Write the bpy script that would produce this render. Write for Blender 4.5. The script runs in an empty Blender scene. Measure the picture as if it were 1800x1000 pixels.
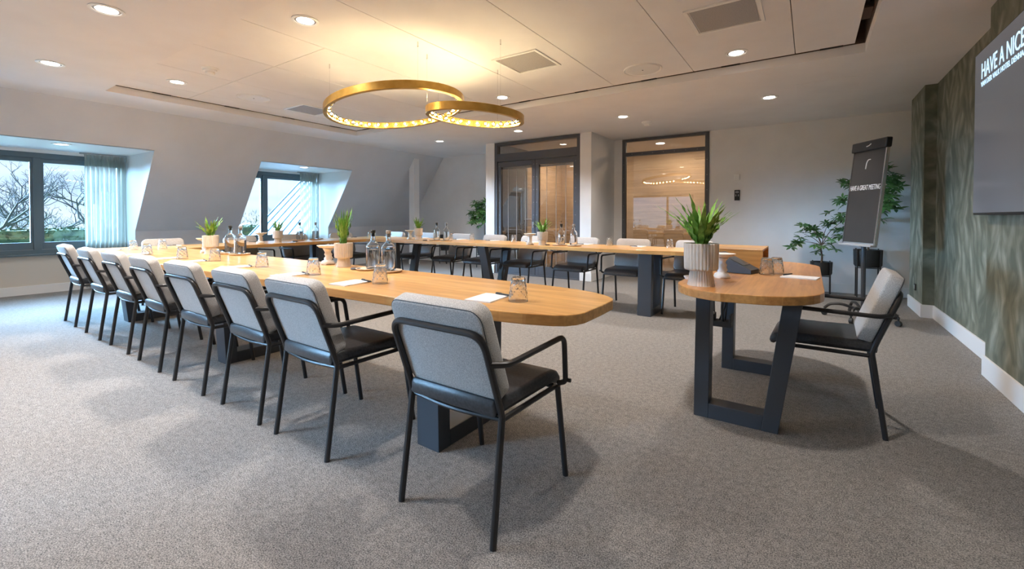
import bpy, bmesh, math, random
from mathutils import Vector, Matrix
R = math.radians
random.seed(7)
C = bpy.context.scene.collection
SC = bpy.context.scene

# ------------------------------------------------------------------ camera
cam_d = bpy.data.cameras.new('camera'); cam = bpy.data.objects.new('camera', cam_d); C.objects.link(cam)
SC.camera = cam
yaw, pit, roll = R(34.2637), R(-0.85776), R(0.0544)
fw = Vector((-math.sin(yaw)*math.cos(pit), math.cos(yaw)*math.cos(pit), math.sin(pit)))
rt = Vector((math.cos(yaw), math.sin(yaw), 0)); up = rt.cross(fw)
r2 = rt*math.cos(roll)+up*math.sin(roll); u2 = -rt*math.sin(roll)+up*math.cos(roll)
m = Matrix((r2, u2, -fw)).transposed().to_4x4(); m.translation = (0, 0, 1.17)
cam.matrix_world = m
cam_d.sensor_width = 36; cam_d.lens = 770.18/1800*36; cam_d.shift_y = -(500-392.43)/1800
cam_d.clip_start = 0.05; cam_d.clip_end = 400

# ------------------------------------------------------------------ exposure, world, lights
SC.view_settings.view_transform = 'Standard'; SC.view_settings.look = 'None'
SC.view_settings.exposure = 0.58; SC.view_settings.gamma = 1.0; SC.view_settings.use_curve_mapping = False
SC.cycles.use_denoising = True
SC.cycles.max_bounces = 10; SC.cycles.diffuse_bounces = 5; SC.cycles.glossy_bounces = 4
SC.cycles.transmission_bounces = 10; SC.cycles.transparent_max_bounces = 12
SC.cycles.sample_clamp_indirect = 6.0
SC.cycles.caustics_reflective = False; SC.cycles.caustics_refractive = True; SC.cycles.blur_glossy = 1.0
W = bpy.data.worlds.new('sky'); SC.world = W; W.use_nodes = True
nt = W.node_tree; nt.nodes.clear()
N = nt.nodes.new
out = N('ShaderNodeOutputWorld'); bg = N('ShaderNodeBackground'); tc = N('ShaderNodeTexCoord')
mp = N('ShaderNodeMapping'); mp.inputs['Scale'].default_value = (1.6, 1.6, 7)
nz = N('ShaderNodeTexNoise'); nz.inputs['Scale'].default_value = 2.2; nz.inputs['Detail'].default_value = 5
cr = N('ShaderNodeValToRGB')
cr.color_ramp.elements[0].position = 0.42; cr.color_ramp.elements[0].color = (0.40, 0.56, 0.80, 1)
cr.color_ramp.elements[1].position = 0.62; cr.color_ramp.elements[1].color = (0.62, 0.72, 0.84, 1)
nt.links.new(tc.outputs['Generated'], mp.inputs[0]); nt.links.new(mp.outputs[0], nz.inputs[0])
nt.links.new(nz.outputs[0], cr.inputs[0]); nt.links.new(cr.outputs[0], bg.inputs[0]); nt.links.new(bg.outputs[0], out.inputs[0])
bg.inputs[1].default_value = 1.15
SKY_NODE = bg
def light(name, kind, loc, energy, color, **kw):
    d = bpy.data.lights.new(name, kind); d.energy = energy; d.color = color
    for k, v in kw.items(): setattr(d, k, v)
    o = bpy.data.objects.new(name, d); o.location = loc; C.objects.link(o); return o
def portal(loc, rot, sx, sy):
    o = light('window_portal', 'AREA', loc, 1, (1, 1, 1), shape='RECTANGLE', size=sx, size_y=sy)
    o.rotation_euler = rot; o.data.cycles.is_portal = True
portal((-9.73, 1.35, 1.4), (0, R(-90), 0), 1.5, 2.6)
portal((-9.73, 5.0, 1.4), (0, R(-90), 0), 1.5, 2.2)
portal((-5.45, -2.28, 1.3), (R(90), 0, 0), 2.9, 1.6)
sun = light('soft_overcast_sun', 'SUN', (-20, -20, 20), 85.0, (.36, .66, 1.0)); sun.data.angle = R(56)
sun.rotation_euler = Vector((.80, .44, -.46)).to_track_quat('-Z', 'Y').to_euler()
WARM = (1.0, 0.93, 0.87)
SPOT_W = 170.0
CORRIDOR_W = 34.0
BULB = 38.0

# ------------------------------------------------------------------ materials
def mat(name, col, rough=0.6, metal=0.0, **kw):
    m = bpy.data.materials.new(name); m.use_nodes = True
    b = m.node_tree.nodes['Principled BSDF']
    b.inputs['Base Color'].default_value = (*col, 1); b.inputs['Roughness'].default_value = rough; b.inputs['Metallic'].default_value = metal
    for k, v in kw.items(): b.inputs[k.replace('_', ' ')].default_value = v
    return m
def nodes(m): return m.node_tree.nodes, m.node_tree.links, m.node_tree.nodes['Principled BSDF']
def noisy(m, c1, c2, scale=20, stretch=(1, 1, 1), detail=4, bump=0.0, lo=.35, hi=.65, dist=0.0, coord='Object', bscale=None):
    n, l, b = nodes(m)
    t = n.new('ShaderNodeTexCoord'); mp = n.new('ShaderNodeMapping'); mp.inputs['Scale'].default_value = stretch
    z = n.new('ShaderNodeTexNoise'); z.inputs['Scale'].default_value = scale; z.inputs['Detail'].default_value = detail; z.inputs['Distortion'].default_value = dist
    r = n.new('ShaderNodeValToRGB'); r.color_ramp.elements[0].color = (*c1, 1); r.color_ramp.elements[1].color = (*c2, 1)
    r.color_ramp.elements[0].position = lo; r.color_ramp.elements[1].position = hi
    l.new(t.outputs[coord], mp.inputs[0]); l.new(mp.outputs[0], z.inputs[0]); l.new(z.outputs[0], r.inputs[0]); l.new(r.outputs[0], b.inputs['Base Color'])
    if bump:
        bp = n.new('ShaderNodeBump'); bp.inputs['Strength'].default_value = bump; bp.inputs['Distance'].default_value = 0.004
        if bscale:
            z2 = n.new('ShaderNodeTexNoise'); z2.inputs['Scale'].default_value = bscale; l.new(mp.outputs[0], z2.inputs[0]); l.new(z2.outputs[0], bp.inputs['Height'])
        else: l.new(z.outputs[0], bp.inputs['Height'])
        l.new(bp.outputs[0], b.inputs['Normal'])
    return m
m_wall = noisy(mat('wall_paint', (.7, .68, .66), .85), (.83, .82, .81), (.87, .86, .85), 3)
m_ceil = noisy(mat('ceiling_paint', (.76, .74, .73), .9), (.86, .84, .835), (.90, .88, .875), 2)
m_slope = noisy(mat('slope_shade_grey', (.5, .49, .49), .85), (.68, .68, .70), (.72, .72, .74), 2)  # greyer than the walls: the slope's weaker light is painted in
m_white = mat('white_gloss_paint', (.84, .83, .81), .5)
m_beige = mat('beige_paint', (.66, .60, .52), .8)
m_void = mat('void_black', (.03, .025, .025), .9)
m_gap = mat('plenum_shade_brown', (.10, .07, .055), .9)  # dark brown that paints in the shade above the ceiling raft
def carpet():
    m = mat('carpet', (.2, .19, .18), .97)
    n, l, b = nodes(m)
    t = n.new('ShaderNodeTexCoord')
    def nz(s, d=3):
        z = n.new('ShaderNodeTexNoise'); z.inputs['Scale'].default_value = s; z.inputs['Detail'].default_value = d; l.new(t.outputs['Object'], z.inputs[0]); return z
    a = nz(215, 3); c = nz(34, 4); e = nz(1.3, 2)
    r = n.new('ShaderNodeValToRGB'); r.color_ramp.elements[0].position = .35; r.color_ramp.elements[1].position = .67
    r.color_ramp.elements[0].color = (.085, .081, .080, 1); r.color_ramp.elements[1].color = (.41, .375, .345, 1)
    mx = n.new('ShaderNodeMath'); mx.operation = 'MULTIPLY_ADD'; l.new(c.outputs[0], mx.inputs[0]); mx.inputs[1].default_value = .22; mx.inputs[2].default_value = -.11
    ad = n.new('ShaderNodeMath'); ad.operation = 'ADD'; l.new(a.outputs[0], ad.inputs[0]); l.new(mx.outputs[0], ad.inputs[1])
    l.new(ad.outputs[0], r.inputs[0]); l.new(r.outputs[0], b.inputs['Base Color'])
    bp = n.new('ShaderNodeBump'); bp.inputs['Strength'].default_value = .6; bp.inputs['Distance'].default_value = .006
    l.new(a.outputs[0], bp.inputs['Height']); l.new(bp.outputs[0], b.inputs['Normal'])
    return m
m_carpet = carpet()
def wood(name, along='X', tint=(1, 1, 1)):
    m = mat(name, (.6, .36, .17), .32, 0, Coat_Weight=.25, Coat_Roughness=.18)
    n, l, b = nodes(m)
    t = n.new('ShaderNodeTexCoord'); mp = n.new('ShaderNodeMapping')
    if along == 'Y': mp.inputs['Rotation'].default_value = (0, 0, R(90))
    l.new(t.outputs['Object'], mp.inputs[0])
    br = n.new('ShaderNodeTexBrick'); br.offset = .43; br.inputs['Scale'].default_value = 1; br.inputs['Brick Width'].default_value = .85
    br.inputs['Row Height'].default_value = .062; br.inputs['Mortar Size'].default_value = 0; br.inputs['Bias'].default_value = -.1
    br.inputs['Color1'].default_value = (.79*tint[0], .46*tint[1], .165*tint[2], 1); br.inputs['Color2'].default_value = (.63*tint[0], .325*tint[1], .10*tint[2], 1)
    l.new(mp.outputs[0], br.inputs[0])
    m2 = n.new('ShaderNodeMapping'); m2.inputs['Scale'].default_value = (2.2, 30, 30); l.new(mp.outputs[0], m2.inputs[0])
    z = n.new('ShaderNodeTexNoise'); z.inputs['Scale'].default_value = 1.6; z.inputs['Detail'].default_value = 6; l.new(m2.outputs[0], z.inputs[0])
    r = n.new('ShaderNodeValToRGB'); r.color_ramp.elements[0].color = (.78, .72, .66, 1); r.color_ramp.elements[1].color = (1.08, 1.08, 1.08, 1)
    r.color_ramp.elements[0].position = .3; r.color_ramp.elements[1].position = .7; l.new(z.outputs[0], r.inputs[0])
    mx = n.new('ShaderNodeMix'); mx.data_type = 'RGBA'; mx.blend_type = 'MULTIPLY'; mx.inputs[0].default_value = 1
    l.new(br.outputs[0], mx.inputs[6]); l.new(r.outputs[0], mx.inputs[7]); l.new(mx.outputs[2], b.inputs['Base Color'])
    return m
m_woodx = wood('oak_along_x', 'X'); m_woody = wood('oak_along_y', 'Y'); m_woodr = wood('oak_darker', 'Y', (.86, .73, .64))
def fabric(name, c):
    return noisy(mat(name, c, .95, 0, Sheen_Weight=.3), tuple(x*.72 for x in c), tuple(x*1.2 for x in c), 260, detail=3, bump=.35)
m_fab = fabric('grey_felt', (.50, .485, .47))
m_leather = noisy(mat('black_leather', (.04, .042, .046), .34), (.032, .033, .037), (.056, .057, .062), 90, bump=.1)
m_tube = mat('black_powder_coat', (.022, .021, .022), .38)
m_steel = mat('dark_steel', (.050, .056, .068), .42)
m_chrome = mat('brushed_chrome', (.7, .7, .72), .25, 1)
m_frame = mat('dark_window_frame', (.11, .155, .18), .45)
m_doorf = mat('anthracite_door_frame', (.085, .088, .10), .42)
m_brass = noisy(mat('brass', (.60, .36, .08), .34, .85), (.52, .31, .07), (.66, .42, .12), 9)
m_black = mat('matt_black', (.02, .02, .02), .6)
m_grey = mat('grey_plastic', (.35, .34, .33), .5)
m_plast = mat('white_plastic', (.93, .92, .90), .4)
m_paper = mat('paper', (.86, .84, .82), .7)
m_pot = noisy(mat('ceramic_cream', (.68, .60, .52), .6), (.62, .55, .48), (.72, .64, .56), 12)
m_plate = noisy(mat('ceramic_offwhite', (.78, .73, .68), .5), (.72, .66, .60), (.82, .78, .73), 14)
m_tray = noisy(mat('pale_wood_tray', (.62, .50, .38), .5), (.56, .44, .33), (.68, .56, .43), 8, stretch=(1, 8, 1))
m_soil = mat('soil', (.03, .02, .015), .95)
m_leaf = noisy(mat('fern_green', (.16, .34, .05), .42), (.10, .26, .03), (.27, .50, .08), 30)
m_leaf2 = noisy(mat('tree_leaf_green', (.04, .12, .03), .4), (.05, .14, .04), (.15, .34, .10), 14)
m_bark = mat('bark', (.13, .09, .06), .9)
m_glass = mat('clear_glass', (1, 1, 1), .02, 0, Transmission_Weight=1.0, IOR=1.45)
m_cut = mat('cut_glass', (1, 1, 1), .03, 0, Transmission_Weight=.97, IOR=1.45)
m_water = mat('water', (.97, .985, 1), .0, 0, Transmission_Weight=1.0, IOR=1.33)
def pane_mat(name, tint, refl=1.0):
    m = bpy.data.materials.new(name); m.use_nodes = True; n = m.node_tree.nodes; l = m.node_tree.links; n.clear()
    o = n.new('ShaderNodeOutputMaterial'); mx = n.new('ShaderNodeMixShader'); tr = n.new('ShaderNodeBsdfTransparent'); gl = n.new('ShaderNodeBsdfGlossy')
    fr = n.new('ShaderNodeFresnel'); fr.inputs[0].default_value = 1.5; mu = n.new('ShaderNodeMath'); mu.operation = 'MULTIPLY'; mu.inputs[1].default_value = refl; mu.use_clamp = True
    tr.inputs[0].default_value = (*tint, 1); gl.inputs['Roughness'].default_value = 0.0
    l.new(fr.outputs[0], mu.inputs[0]); l.new(mu.outputs[0], mx.inputs[0]); l.new(tr.outputs[0], mx.inputs[1]); l.new(gl.outputs[0], mx.inputs[2]); l.new(mx.outputs[0], o.inputs[0])
    return m
m_pane = pane_mat('window_glass', (.95, .98, 1.0), .8); m_dpane = pane_mat('door_glass', (.80, .78, .76), 3.6)
def emis(name, col, s):
    m = bpy.data.materials.new(name); m.use_nodes = True; b = m.node_tree.nodes['Principled BSDF']
    b.inputs['Base Color'].default_value = (*col, 1); b.inputs['Emission Color'].default_value = (*col, 1); b.inputs['Emission Strength'].default_value = s; return m
m_disc = emis('lamp_diffuser', (1, .93, .85), 9.0)
m_bulb = emis('warm_bulb', (1, .80, .50), BULB*3.8)
m_globe = pane_mat('bulb_glass', (1.0, .95, .85), 1.5)
m_text = emis('screen_text', (.55, .80, 1.0), .8)
def curtain_mat():
    m = bpy.data.materials.new('sheer_curtain'); m.use_nodes = True; n = m.node_tree.nodes; l = m.node_tree.links; n.clear()
    o = n.new('ShaderNodeOutputMaterial'); a = n.new('ShaderNodeMixShader'); b = n.new('ShaderNodeMixShader')
    tr = n.new('ShaderNodeBsdfTransparent'); tl = n.new('ShaderNodeBsdfTranslucent'); df = n.new('ShaderNodeBsdfDiffuse')
    tl.inputs[0].default_value = (.52, .50, .43, 1); df.inputs[0].default_value = (.44, .44, .40, 1)
    a.inputs[0].default_value = .55; b.inputs[0].default_value = .80
    l.new(tl.outputs[0], a.inputs[1]); l.new(df.outputs[0], a.inputs[2]); l.new(tr.outputs[0], b.inputs[1]); l.new(a.outputs[0], b.inputs[2]); l.new(b.outputs[0], o.inputs[0])
    return m
m_curt = curtain_mat()
def wallpaper():
    m = mat('feather_wallpaper', (.2, .2, .14), .7)
    n, l, b = nodes(m)
    t = n.new('ShaderNodeTexCoord')
    def layer(rot, sy, sz, wob):
        w = n.new('ShaderNodeTexNoise'); w.inputs['Scale'].default_value = 2.2; w.inputs['Detail'].default_value = 3; l.new(t.outputs['Object'], w.inputs[0])
        vm = n.new('ShaderNodeVectorMath'); vm.operation = 'MULTIPLY_ADD'; l.new(w.outputs['Color'], vm.inputs[0]); vm.inputs[1].default_value = (0, wob, wob); l.new(t.outputs['Object'], vm.inputs[2])
        mp = n.new('ShaderNodeMapping'); mp.inputs['Rotation'].default_value = (R(rot), 0, 0); l.new(vm.outputs[0], mp.inputs[0])
        m2 = n.new('ShaderNodeMapping'); m2.inputs['Scale'].default_value = (3, sy, sz); l.new(mp.outputs[0], m2.inputs[0])
        v = n.new('ShaderNodeTexVoronoi'); v.inputs['Scale'].default_value = 1.0; l.new(m2.outputs[0], v.inputs[0])
        z = n.new('ShaderNodeTexNoise'); z.inputs['Scale'].default_value = 5; z.inputs['Detail'].default_value = 4; l.new(m2.outputs[0], z.inputs[0])
        ad = n.new('ShaderNodeMath'); ad.operation = 'MULTIPLY_ADD'; l.new(z.outputs[0], ad.inputs[0]); ad.inputs[1].default_value = .5; l.new(v.outputs['Distance'], ad.inputs[2])
        return ad.outputs[0]
    a1 = layer(20, 11, 2.6, .25); a2 = layer(-24, 9, 2.2, .3)
    z3 = n.new('ShaderNodeTexNoise'); z3.inputs['Scale'].default_value = 2.5; l.new(t.outputs['Object'], z3.inputs[0])
    k = n.new('ShaderNodeValToRGB'); k.color_ramp.elements[0].position = .46; k.color_ramp.elements[1].position = .54; l.new(z3.outputs[0], k.inputs[0])
    mx = n.new('ShaderNodeMix'); mx.data_type = 'FLOAT'; l.new(k.outputs[0], mx.inputs[0]); l.new(a1, mx.inputs[2]); l.new(a2, mx.inputs[3])
    r = n.new('ShaderNodeValToRGB'); e = r.color_ramp.elements
    e[0].position = .30; e[0].color = (.355, .345, .28, 1); e[1].position = 1.0; e[1].color = (.12, .13, .095, 1)
    q = e.new(.52); q.color = (.265, .268, .21, 1); q = e.new(.75); q.color = (.185, .195, .145, 1)
    l.new(mx.outputs[0], r.inputs[0]); l.new(r.outputs[0], b.inputs['Base Color'])
    return m
m_paperwall = wallpaper()
m_stripe = noisy(mat('corridor_panelling', (.5, .36, .22), .6), (.42, .30, .19), (.58, .43, .28), 3, stretch=(.5, .5, 8), detail=3, dist=.6)

# ------------------------------------------------------------------ mesh helpers
class MB:
    def __init__(s): s.v = []; s.f = []
    def add(s, v, f):
        o = len(s.v); s.v += [tuple(p) for p in v]; s.f += [tuple(i+o for i in q) for q in f]; return s
    def box(s, x0, x1, y0, y1, z0, z1):
        return s.add([(x0,y0,z0),(x1,y0,z0),(x1,y1,z0),(x0,y1,z0),(x0,y0,z1),(x1,y0,z1),(x1,y1,z1),(x0,y1,z1)],
                     [(0,3,2,1),(4,5,6,7),(0,1,5,4),(1,2,6,5),(2,3,7,6),(3,0,4,7)])
    def prism(s, pts, z0, z1):
        n = len(pts)
        return s.add([(x,y,z0) for x,y in pts]+[(x,y,z1) for x,y in pts],
                     [tuple(range(n))[::-1], tuple(range(n,2*n))]+[(i,(i+1)%n,n+(i+1)%n,n+i) for i in range(n)])
    def hexa(s, a, b):          # two quads (4 pts each) joined
        return s.add(list(a)+list(b), [(3,2,1,0),(4,5,6,7)]+[(i,(i+1)%4,4+(i+1)%4,4+i) for i in range(4)])
    def lathe(s, prof, seg=24, c=(0,0,0), closed=False, flute=None):
        v = []; f = []; n = len(prof)
        for i in range(seg):
            a = 2*math.pi*i/seg; k = flute(i, a) if flute else 1
            for r, z in prof: v.append((c[0]+r*k*math.cos(a), c[1]+r*k*math.sin(a), c[2]+z))
        for i in range(seg):
            j = (i+1) % seg
            for q in range(n-1 if not closed else n):
                w = (q+1) % n
                f.append((i*n+q, j*n+q, j*n+w, i*n+w))
        if not closed:
            if prof[0][0] > 1e-6: f.append(tuple(i*n for i in range(seg))[::-1])
            if prof[-1][0] > 1e-6: f.append(tuple(i*n+n-1 for i in range(seg)))
        return s.add(v, f)
    def tube(s, pts, r, seg=10, fil=0.0, nf=5, close=False, r1=None):
        P = [Vector(p) for p in pts]
        if fil:
            Q = [P[0]]
            for i in range(1, len(P)-1):
                a = P[i-1]-P[i]; b = P[i+1]-P[i]; d = min(fil, a.length*.45, b.length*.45)
                A = P[i]+a.normalized()*d; B = P[i]+b.normalized()*d
                for k in range(nf+1):
                    t = k/nf; Q.append(A*(1-t)**2+P[i]*2*t*(1-t)+B*t*t)
            Q.append(P[-1]); P = Q
        n = len(P); v = []; f = []; ref = None
        for i in range(n):
            if close: t = (P[(i+1)%n]-P[i-1]).normalized()
            else: t = (P[min(i+1,n-1)]-P[max(i-1,0)]).normalized()
            if ref is None: ref = t.orthogonal().normalized()
            ref = (ref-t*ref.dot(t)).normalized(); w = t.cross(ref)
            rr = r if r1 is None else r+(r1-r)*i/(n-1)
            for k in range(seg):
                a = 2*math.pi*k/seg; v.append(P[i]+ref*rr*math.cos(a)+w*rr*math.sin(a))
        for i in range(n if close else n-1):
            j = (i+1) % n
            for k in range(seg):
                l = (k+1) % seg; f.append((i*seg+k, i*seg+l, j*seg+l, j*seg+k))
        if not close: f += [tuple(range(seg))[::-1], tuple((n-1)*seg+k for k in range(seg))]
        return s.add(v, f)
    def slab(s, outline, t, fn, e=.012, ne=3, bulge=0.0, rings=1):
        # rounded slab: 2D outline, thickness t, fn(u,w,d) -> xyz
        cx = sum(p[0] for p in outline)/len(outline); cy = sum(p[1] for p in outline)/len(outline)
        n = len(outline); L = []
        def inset(k):
            o = []
            for i in range(n):
                a = Vector(outline[i-1]); b = Vector(outline[i]); c = Vector(outline[(i+1)%n])
                nn = Vector(((c-a).y, -(c-a).x)).normalized(); o.append((b.x-nn.x*k, b.y-nn.y*k))
            return o
        prof = [(e*(1-math.sin(math.pi/2*i/ne)), -t/2+e*(1-math.cos(math.pi/2*i/ne))) for i in range(ne+1)]
        prof = prof+[(k, -d) for k, d in prof[::-1]]
        area = sum(outline[i-1][0]*outline[i][1]-outline[i][0]*outline[i-1][1] for i in range(n))
        sg = 1 if area > 0 else -1
        v = []; f = []
        for k, d in prof: v += [fn(u, w, d) for u, w in inset(k*sg)]
        m_ = len(prof)
        for i in range(m_-1):
            for k in range(n):
                l = (k+1) % n; f.append((i*n+k, i*n+l, (i+1)*n+l, (i+1)*n+k))
        def cap(base, d, dirn):
            last = base; ip = inset(e*sg)
            for q in range(1, rings+1):
                sc = 1-q/(rings+1); bd = d+dirn*bulge*(1-sc**2); st = len(v)
                v.extend(fn(cx+(u-cx)*sc, cy+(w-cy)*sc, bd) for u, w in ip)
                for k in range(n):
                    l = (k+1) % n; a = (last+k, last+l, st+l, st+k); f.append(a if dirn > 0 else a[::-1])
                last = st
            v.append(fn(cx, cy, d+dirn*bulge)); c = len(v)-1
            for k in range(n):
                l = (k+1) % n; a = (last+k, last+l, c); f.append(a if dirn > 0 else a[::-1])
        cap(0, -t/2, -1); cap((m_-1)*n, t/2, 1)
        return s.add(v, f)
    def build(s, name, material, parent=None, smooth=True, ang=35, bevel=0, **props):
        me = bpy.data.meshes.new(name); me.from_pydata(s.v, [], s.f); me.update()
        b = bmesh.new(); b.from_mesh(me); bmesh.ops.recalc_face_normals(b, faces=b.faces); b.to_mesh(me); b.free()
        if smooth:
            me.polygons.foreach_set('use_smooth', [True]*len(me.polygons)); me.set_sharp_from_angle(angle=R(ang))
        me.materials.append(material)
        o = bpy.data.objects.new(name, me); C.objects.link(o)
        if bevel:
            md = o.modifiers.new('bevel', 'BEVEL'); md.width = bevel; md.segments = 2; md.limit_method = 'ANGLE'; md.angle_limit = R(40)
        if parent: o.parent = parent
        for k, v in props.items(): o[k] = v
        return o
def box(name, x0, x1, y0, y1, z0, z1, m, parent=None, bevel=0, **props):
    cx, cy, cz = (x0+x1)/2, (y0+y1)/2, (z0+z1)/2
    hx, hy, hz = abs(x1-x0)/2, abs(y1-y0)/2, abs(z1-z0)/2
    o = MB().box(-hx, hx, -hy, hy, -hz, hz).build(name, m, parent, smooth=False, bevel=bevel, **props); o.location = (cx, cy, cz); return o
def st(o): o['kind'] = 'structure'; return o
def root(name, label, cat, loc=(0,0,0), rz=0, group=None):
    o = bpy.data.objects.new(name, None); C.objects.link(o); o.empty_display_size = .05
    o.location = loc; o.rotation_euler = (0,0,rz); o['label'] = label; o['category'] = cat
    if group: o['group'] = group
    return o
def tag(o, label, cat, group=None):
    o['label'] = label; o['category'] = cat
    if group: o['group'] = group
    return o
KIDS = {}
def kids(o): return [c for c in bpy.data.objects if c.parent == o]
def dup(o, loc, rz, label, group=None, scale=None):
    c = o.copy(); C.objects.link(c); c.location = loc; c.rotation_euler = (0,0,rz); c['label'] = label
    if group: c['group'] = group
    if scale: c.scale = scale
    if o not in KIDS: KIDS[o] = [(k, kids(k)) for k in kids(o)]
    for k, gs in KIDS[o]:
        d = k.copy(); C.objects.link(d); d.parent = c
        for g in gs:
            h = g.copy(); C.objects.link(h); h.parent = d
    return c
def rrect(w, h, r, n=6, cx=0, cy=0):
    p = []
    for (sx, sy, a0) in ((1,-1,-90),(1,1,0),(-1,1,90),(-1,-1,180)):
        for i in range(n+1):
            a = R(a0+90*i/n); p.append((cx+sx*(w/2-r)+r*math.cos(a), cy+sy*(h/2-r)+r*math.sin(a)))
    return p

# ------------------------------------------------------------------ room shell
YB, XT = 8.45, 1.19
st(box('floor', -9.75, 1.5, -2.35, 8.6, -.12, 0, m_carpet))
st(box('corridor_floor', -7.2, -.6, 8.6, 10.9, -.12, 0, m_carpet))
# ceiling around the recess
RX0, RX1, RY0, RY1 = -7.12, .405, 1.64, 5.22
st(MB().box(-8.1, 1.5, -2.35, RY0, 2.7, 3.0).box(-8.1, RX0, RY0, RY1, 2.7, 3.0).box(RX1, 1.5, RY0, RY1, 2.7, 3.0).box(-8.1, 1.5, RY1, 8.6, 2.7, 3.0).build('ceiling', m_ceil, smooth=False))
rec = st(box('ceiling_recess', RX0-.05, RX1+.05, RY0-.05, RY1+.05, 3.0, 3.05, m_gap))
st(MB().box(RX0, RX0+.006, RY0, RY1, 2.786, 3.0).box(RX1-.006, RX1, RY0, RY1, 2.786, 3.0).box(RX0, RX1, RY0, RY0+.006, 2.786, 3.0).box(RX0, RX1, RY1-.006, RY1, 2.786, 3.0).build('trim_gap_shade', m_gap, smooth=False))  # added dark strips, the gap's shade put into their colour
# raft of panels
xs = [RX0+.02, -6.67, -5.74, -4.81, -3.88, -2.95, -2.02, -1.09, -.14, RX1-.075]
for i in range(len(xs)-1):
    for (a, b) in ((RY0+.02, 2.49), (2.49, RY1-.02)) if xs[i+1] < -3.8 else ((RY0+.02, RY1-.02),):
        p = box('ceiling_panel', xs[i]+.003, xs[i+1]-.003, a+.003, b-.003, 2.79, 2.83, m_ceil, bevel=.002); p.parent = rec; p.location -= rec.location
for k in range(9):   # dark clips in the shadow gap
    p = box('gap_bracket', -6.9+k*.87, -6.72+k*.87, RY1-.034, RY1-.0065, 2.782, 2.80, m_void); p.parent = rec; p.location -= rec.location
    if k < 4:
        p = box('gap_bracket', RX0+.0065, RX0+.034, 2.1+k*.85, 2.3+k*.85, 2.782, 2.80, m_void); p.parent = rec; p.location -= rec.location
        p = box('gap_bracket', RX1-.07, RX1-.01, 2.2+k*.75, 2.45+k*.75, 2.82, 2.86, m_gap); p.parent = rec; p.location -= rec.location
st(MB().box(.31,.35,RY0,RY1,2.9,2.95).build('trim_1', m_steel, smooth=False))
# sloped wall with two dormers
sx0, sz0, sx1, sz1 = -7.92, 2.7, -9.2, .925
def sp(z): return sx0+(sz0-z)/(sz0-sz1)*(sx1-sx0)
DZ = 2.18; T = .06
D = [(-.05, 2.47), (4.05, 5.97)]
def slope_piece(y0, y1, z0, z1):
    x0, x1 = sp(z0), sp(z1)
    y0 += .003; y1 -= .003
    return [(x0,y0,z0),(x1,y0,z1),(x1-T,y0,z1),(x0-T,y0,z0)], [(x0,y1,z0),(x1,y1,z1),(x1-T,y1,z1),(x0-T,y1,z0)]
mb = MB()
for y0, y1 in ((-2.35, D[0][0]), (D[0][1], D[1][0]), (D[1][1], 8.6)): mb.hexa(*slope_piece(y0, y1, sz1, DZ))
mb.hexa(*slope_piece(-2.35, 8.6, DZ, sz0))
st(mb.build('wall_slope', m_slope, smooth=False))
mb = MB()
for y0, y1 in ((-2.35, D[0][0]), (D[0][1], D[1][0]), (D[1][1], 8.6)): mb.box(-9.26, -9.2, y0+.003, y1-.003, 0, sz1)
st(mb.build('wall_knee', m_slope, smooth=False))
for i, (a, b) in enumerate(D):
    side = lambda y: [(-9.65,y,0),(-9.206,y,0),(-9.206,y,sz1),(sp(DZ)-.006,y,DZ),(-9.65,y,DZ)]
    for ya, yb in ((a-.03, a), (b, b+.03)):
        P0, P1 = side(ya), side(yb)
        st(MB().add(P0+P1, [(0,1,2,3,4),(9,8,7,6,5)]+[(k,(k+1)%5,5+(k+1)%5,5+k) for k in range(5)]).build('wall_dormer_side', m_white, smooth=False))
    st(box('ceiling_dormer', -9.7, sp(DZ)-.005, a, b, DZ, DZ+.04, m_white))
    st(box('wall_under_window', -9.8, -9.65, a, b, 0, .60, m_beige))
    st(box('baseboard_dormer', -9.65, -9.635, a, b, 0, .13, m_white))
    st(box('wall_over_window', -9.8, -9.65, a-.05, b+.05, 2.13, 2.3, m_white))
for y0, y1 in ((-2.2, D[0][0]), (D[0][1], D[1][0]), (D[1][1], YB)): st(box('baseboard_knee', -9.2, -9.185, y0, y1, 0, .13, m_white))
# windows
def window(name, a, b, mull, sash_low):
    w = st(MB().box(-9.76,-9.66,a,b,2.05,2.135).box(-9.76,-9.66,a,b,.60,.665).box(-9.76,-9.66,a,a+.07,.665,2.05).box(-9.76,-9.66,b-.07,b,.665,2.05).box(-9.77,-9.655,mull,mull+.085,.665,2.05).build(name, m_frame, smooth=False, bevel=.004))
    for (p, q) in ((a+.07, mull), (mull+.085, b-.07)):
        s = MB().box(-9.74,-9.68,p,q,1.985,2.05).box(-9.74,-9.68,p,q,.665,.775).box(-9.74,-9.68,p,p+.03,.775,1.985).box(-9.74,-9.68,q-.03,q,.775,1.985).build('sash', m_frame, w, smooth=False, bevel=.003)
        box('pane', -9.712, -9.706, p+.03, q-.03, .775, 1.985, m_pane, s)
        box('rail_strip', -9.675, -9.665, p, q, .655, .668, m_grey, w)
    box('sill', -9.66, -9.60, a, b, .575, .60, m_frame, w, bevel=.004)
    return w
window('window_1', D[0][0], D[0][1], 1.395, 0); window('window_2', D[1][0], D[1][1], 4.735, 0)
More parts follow.
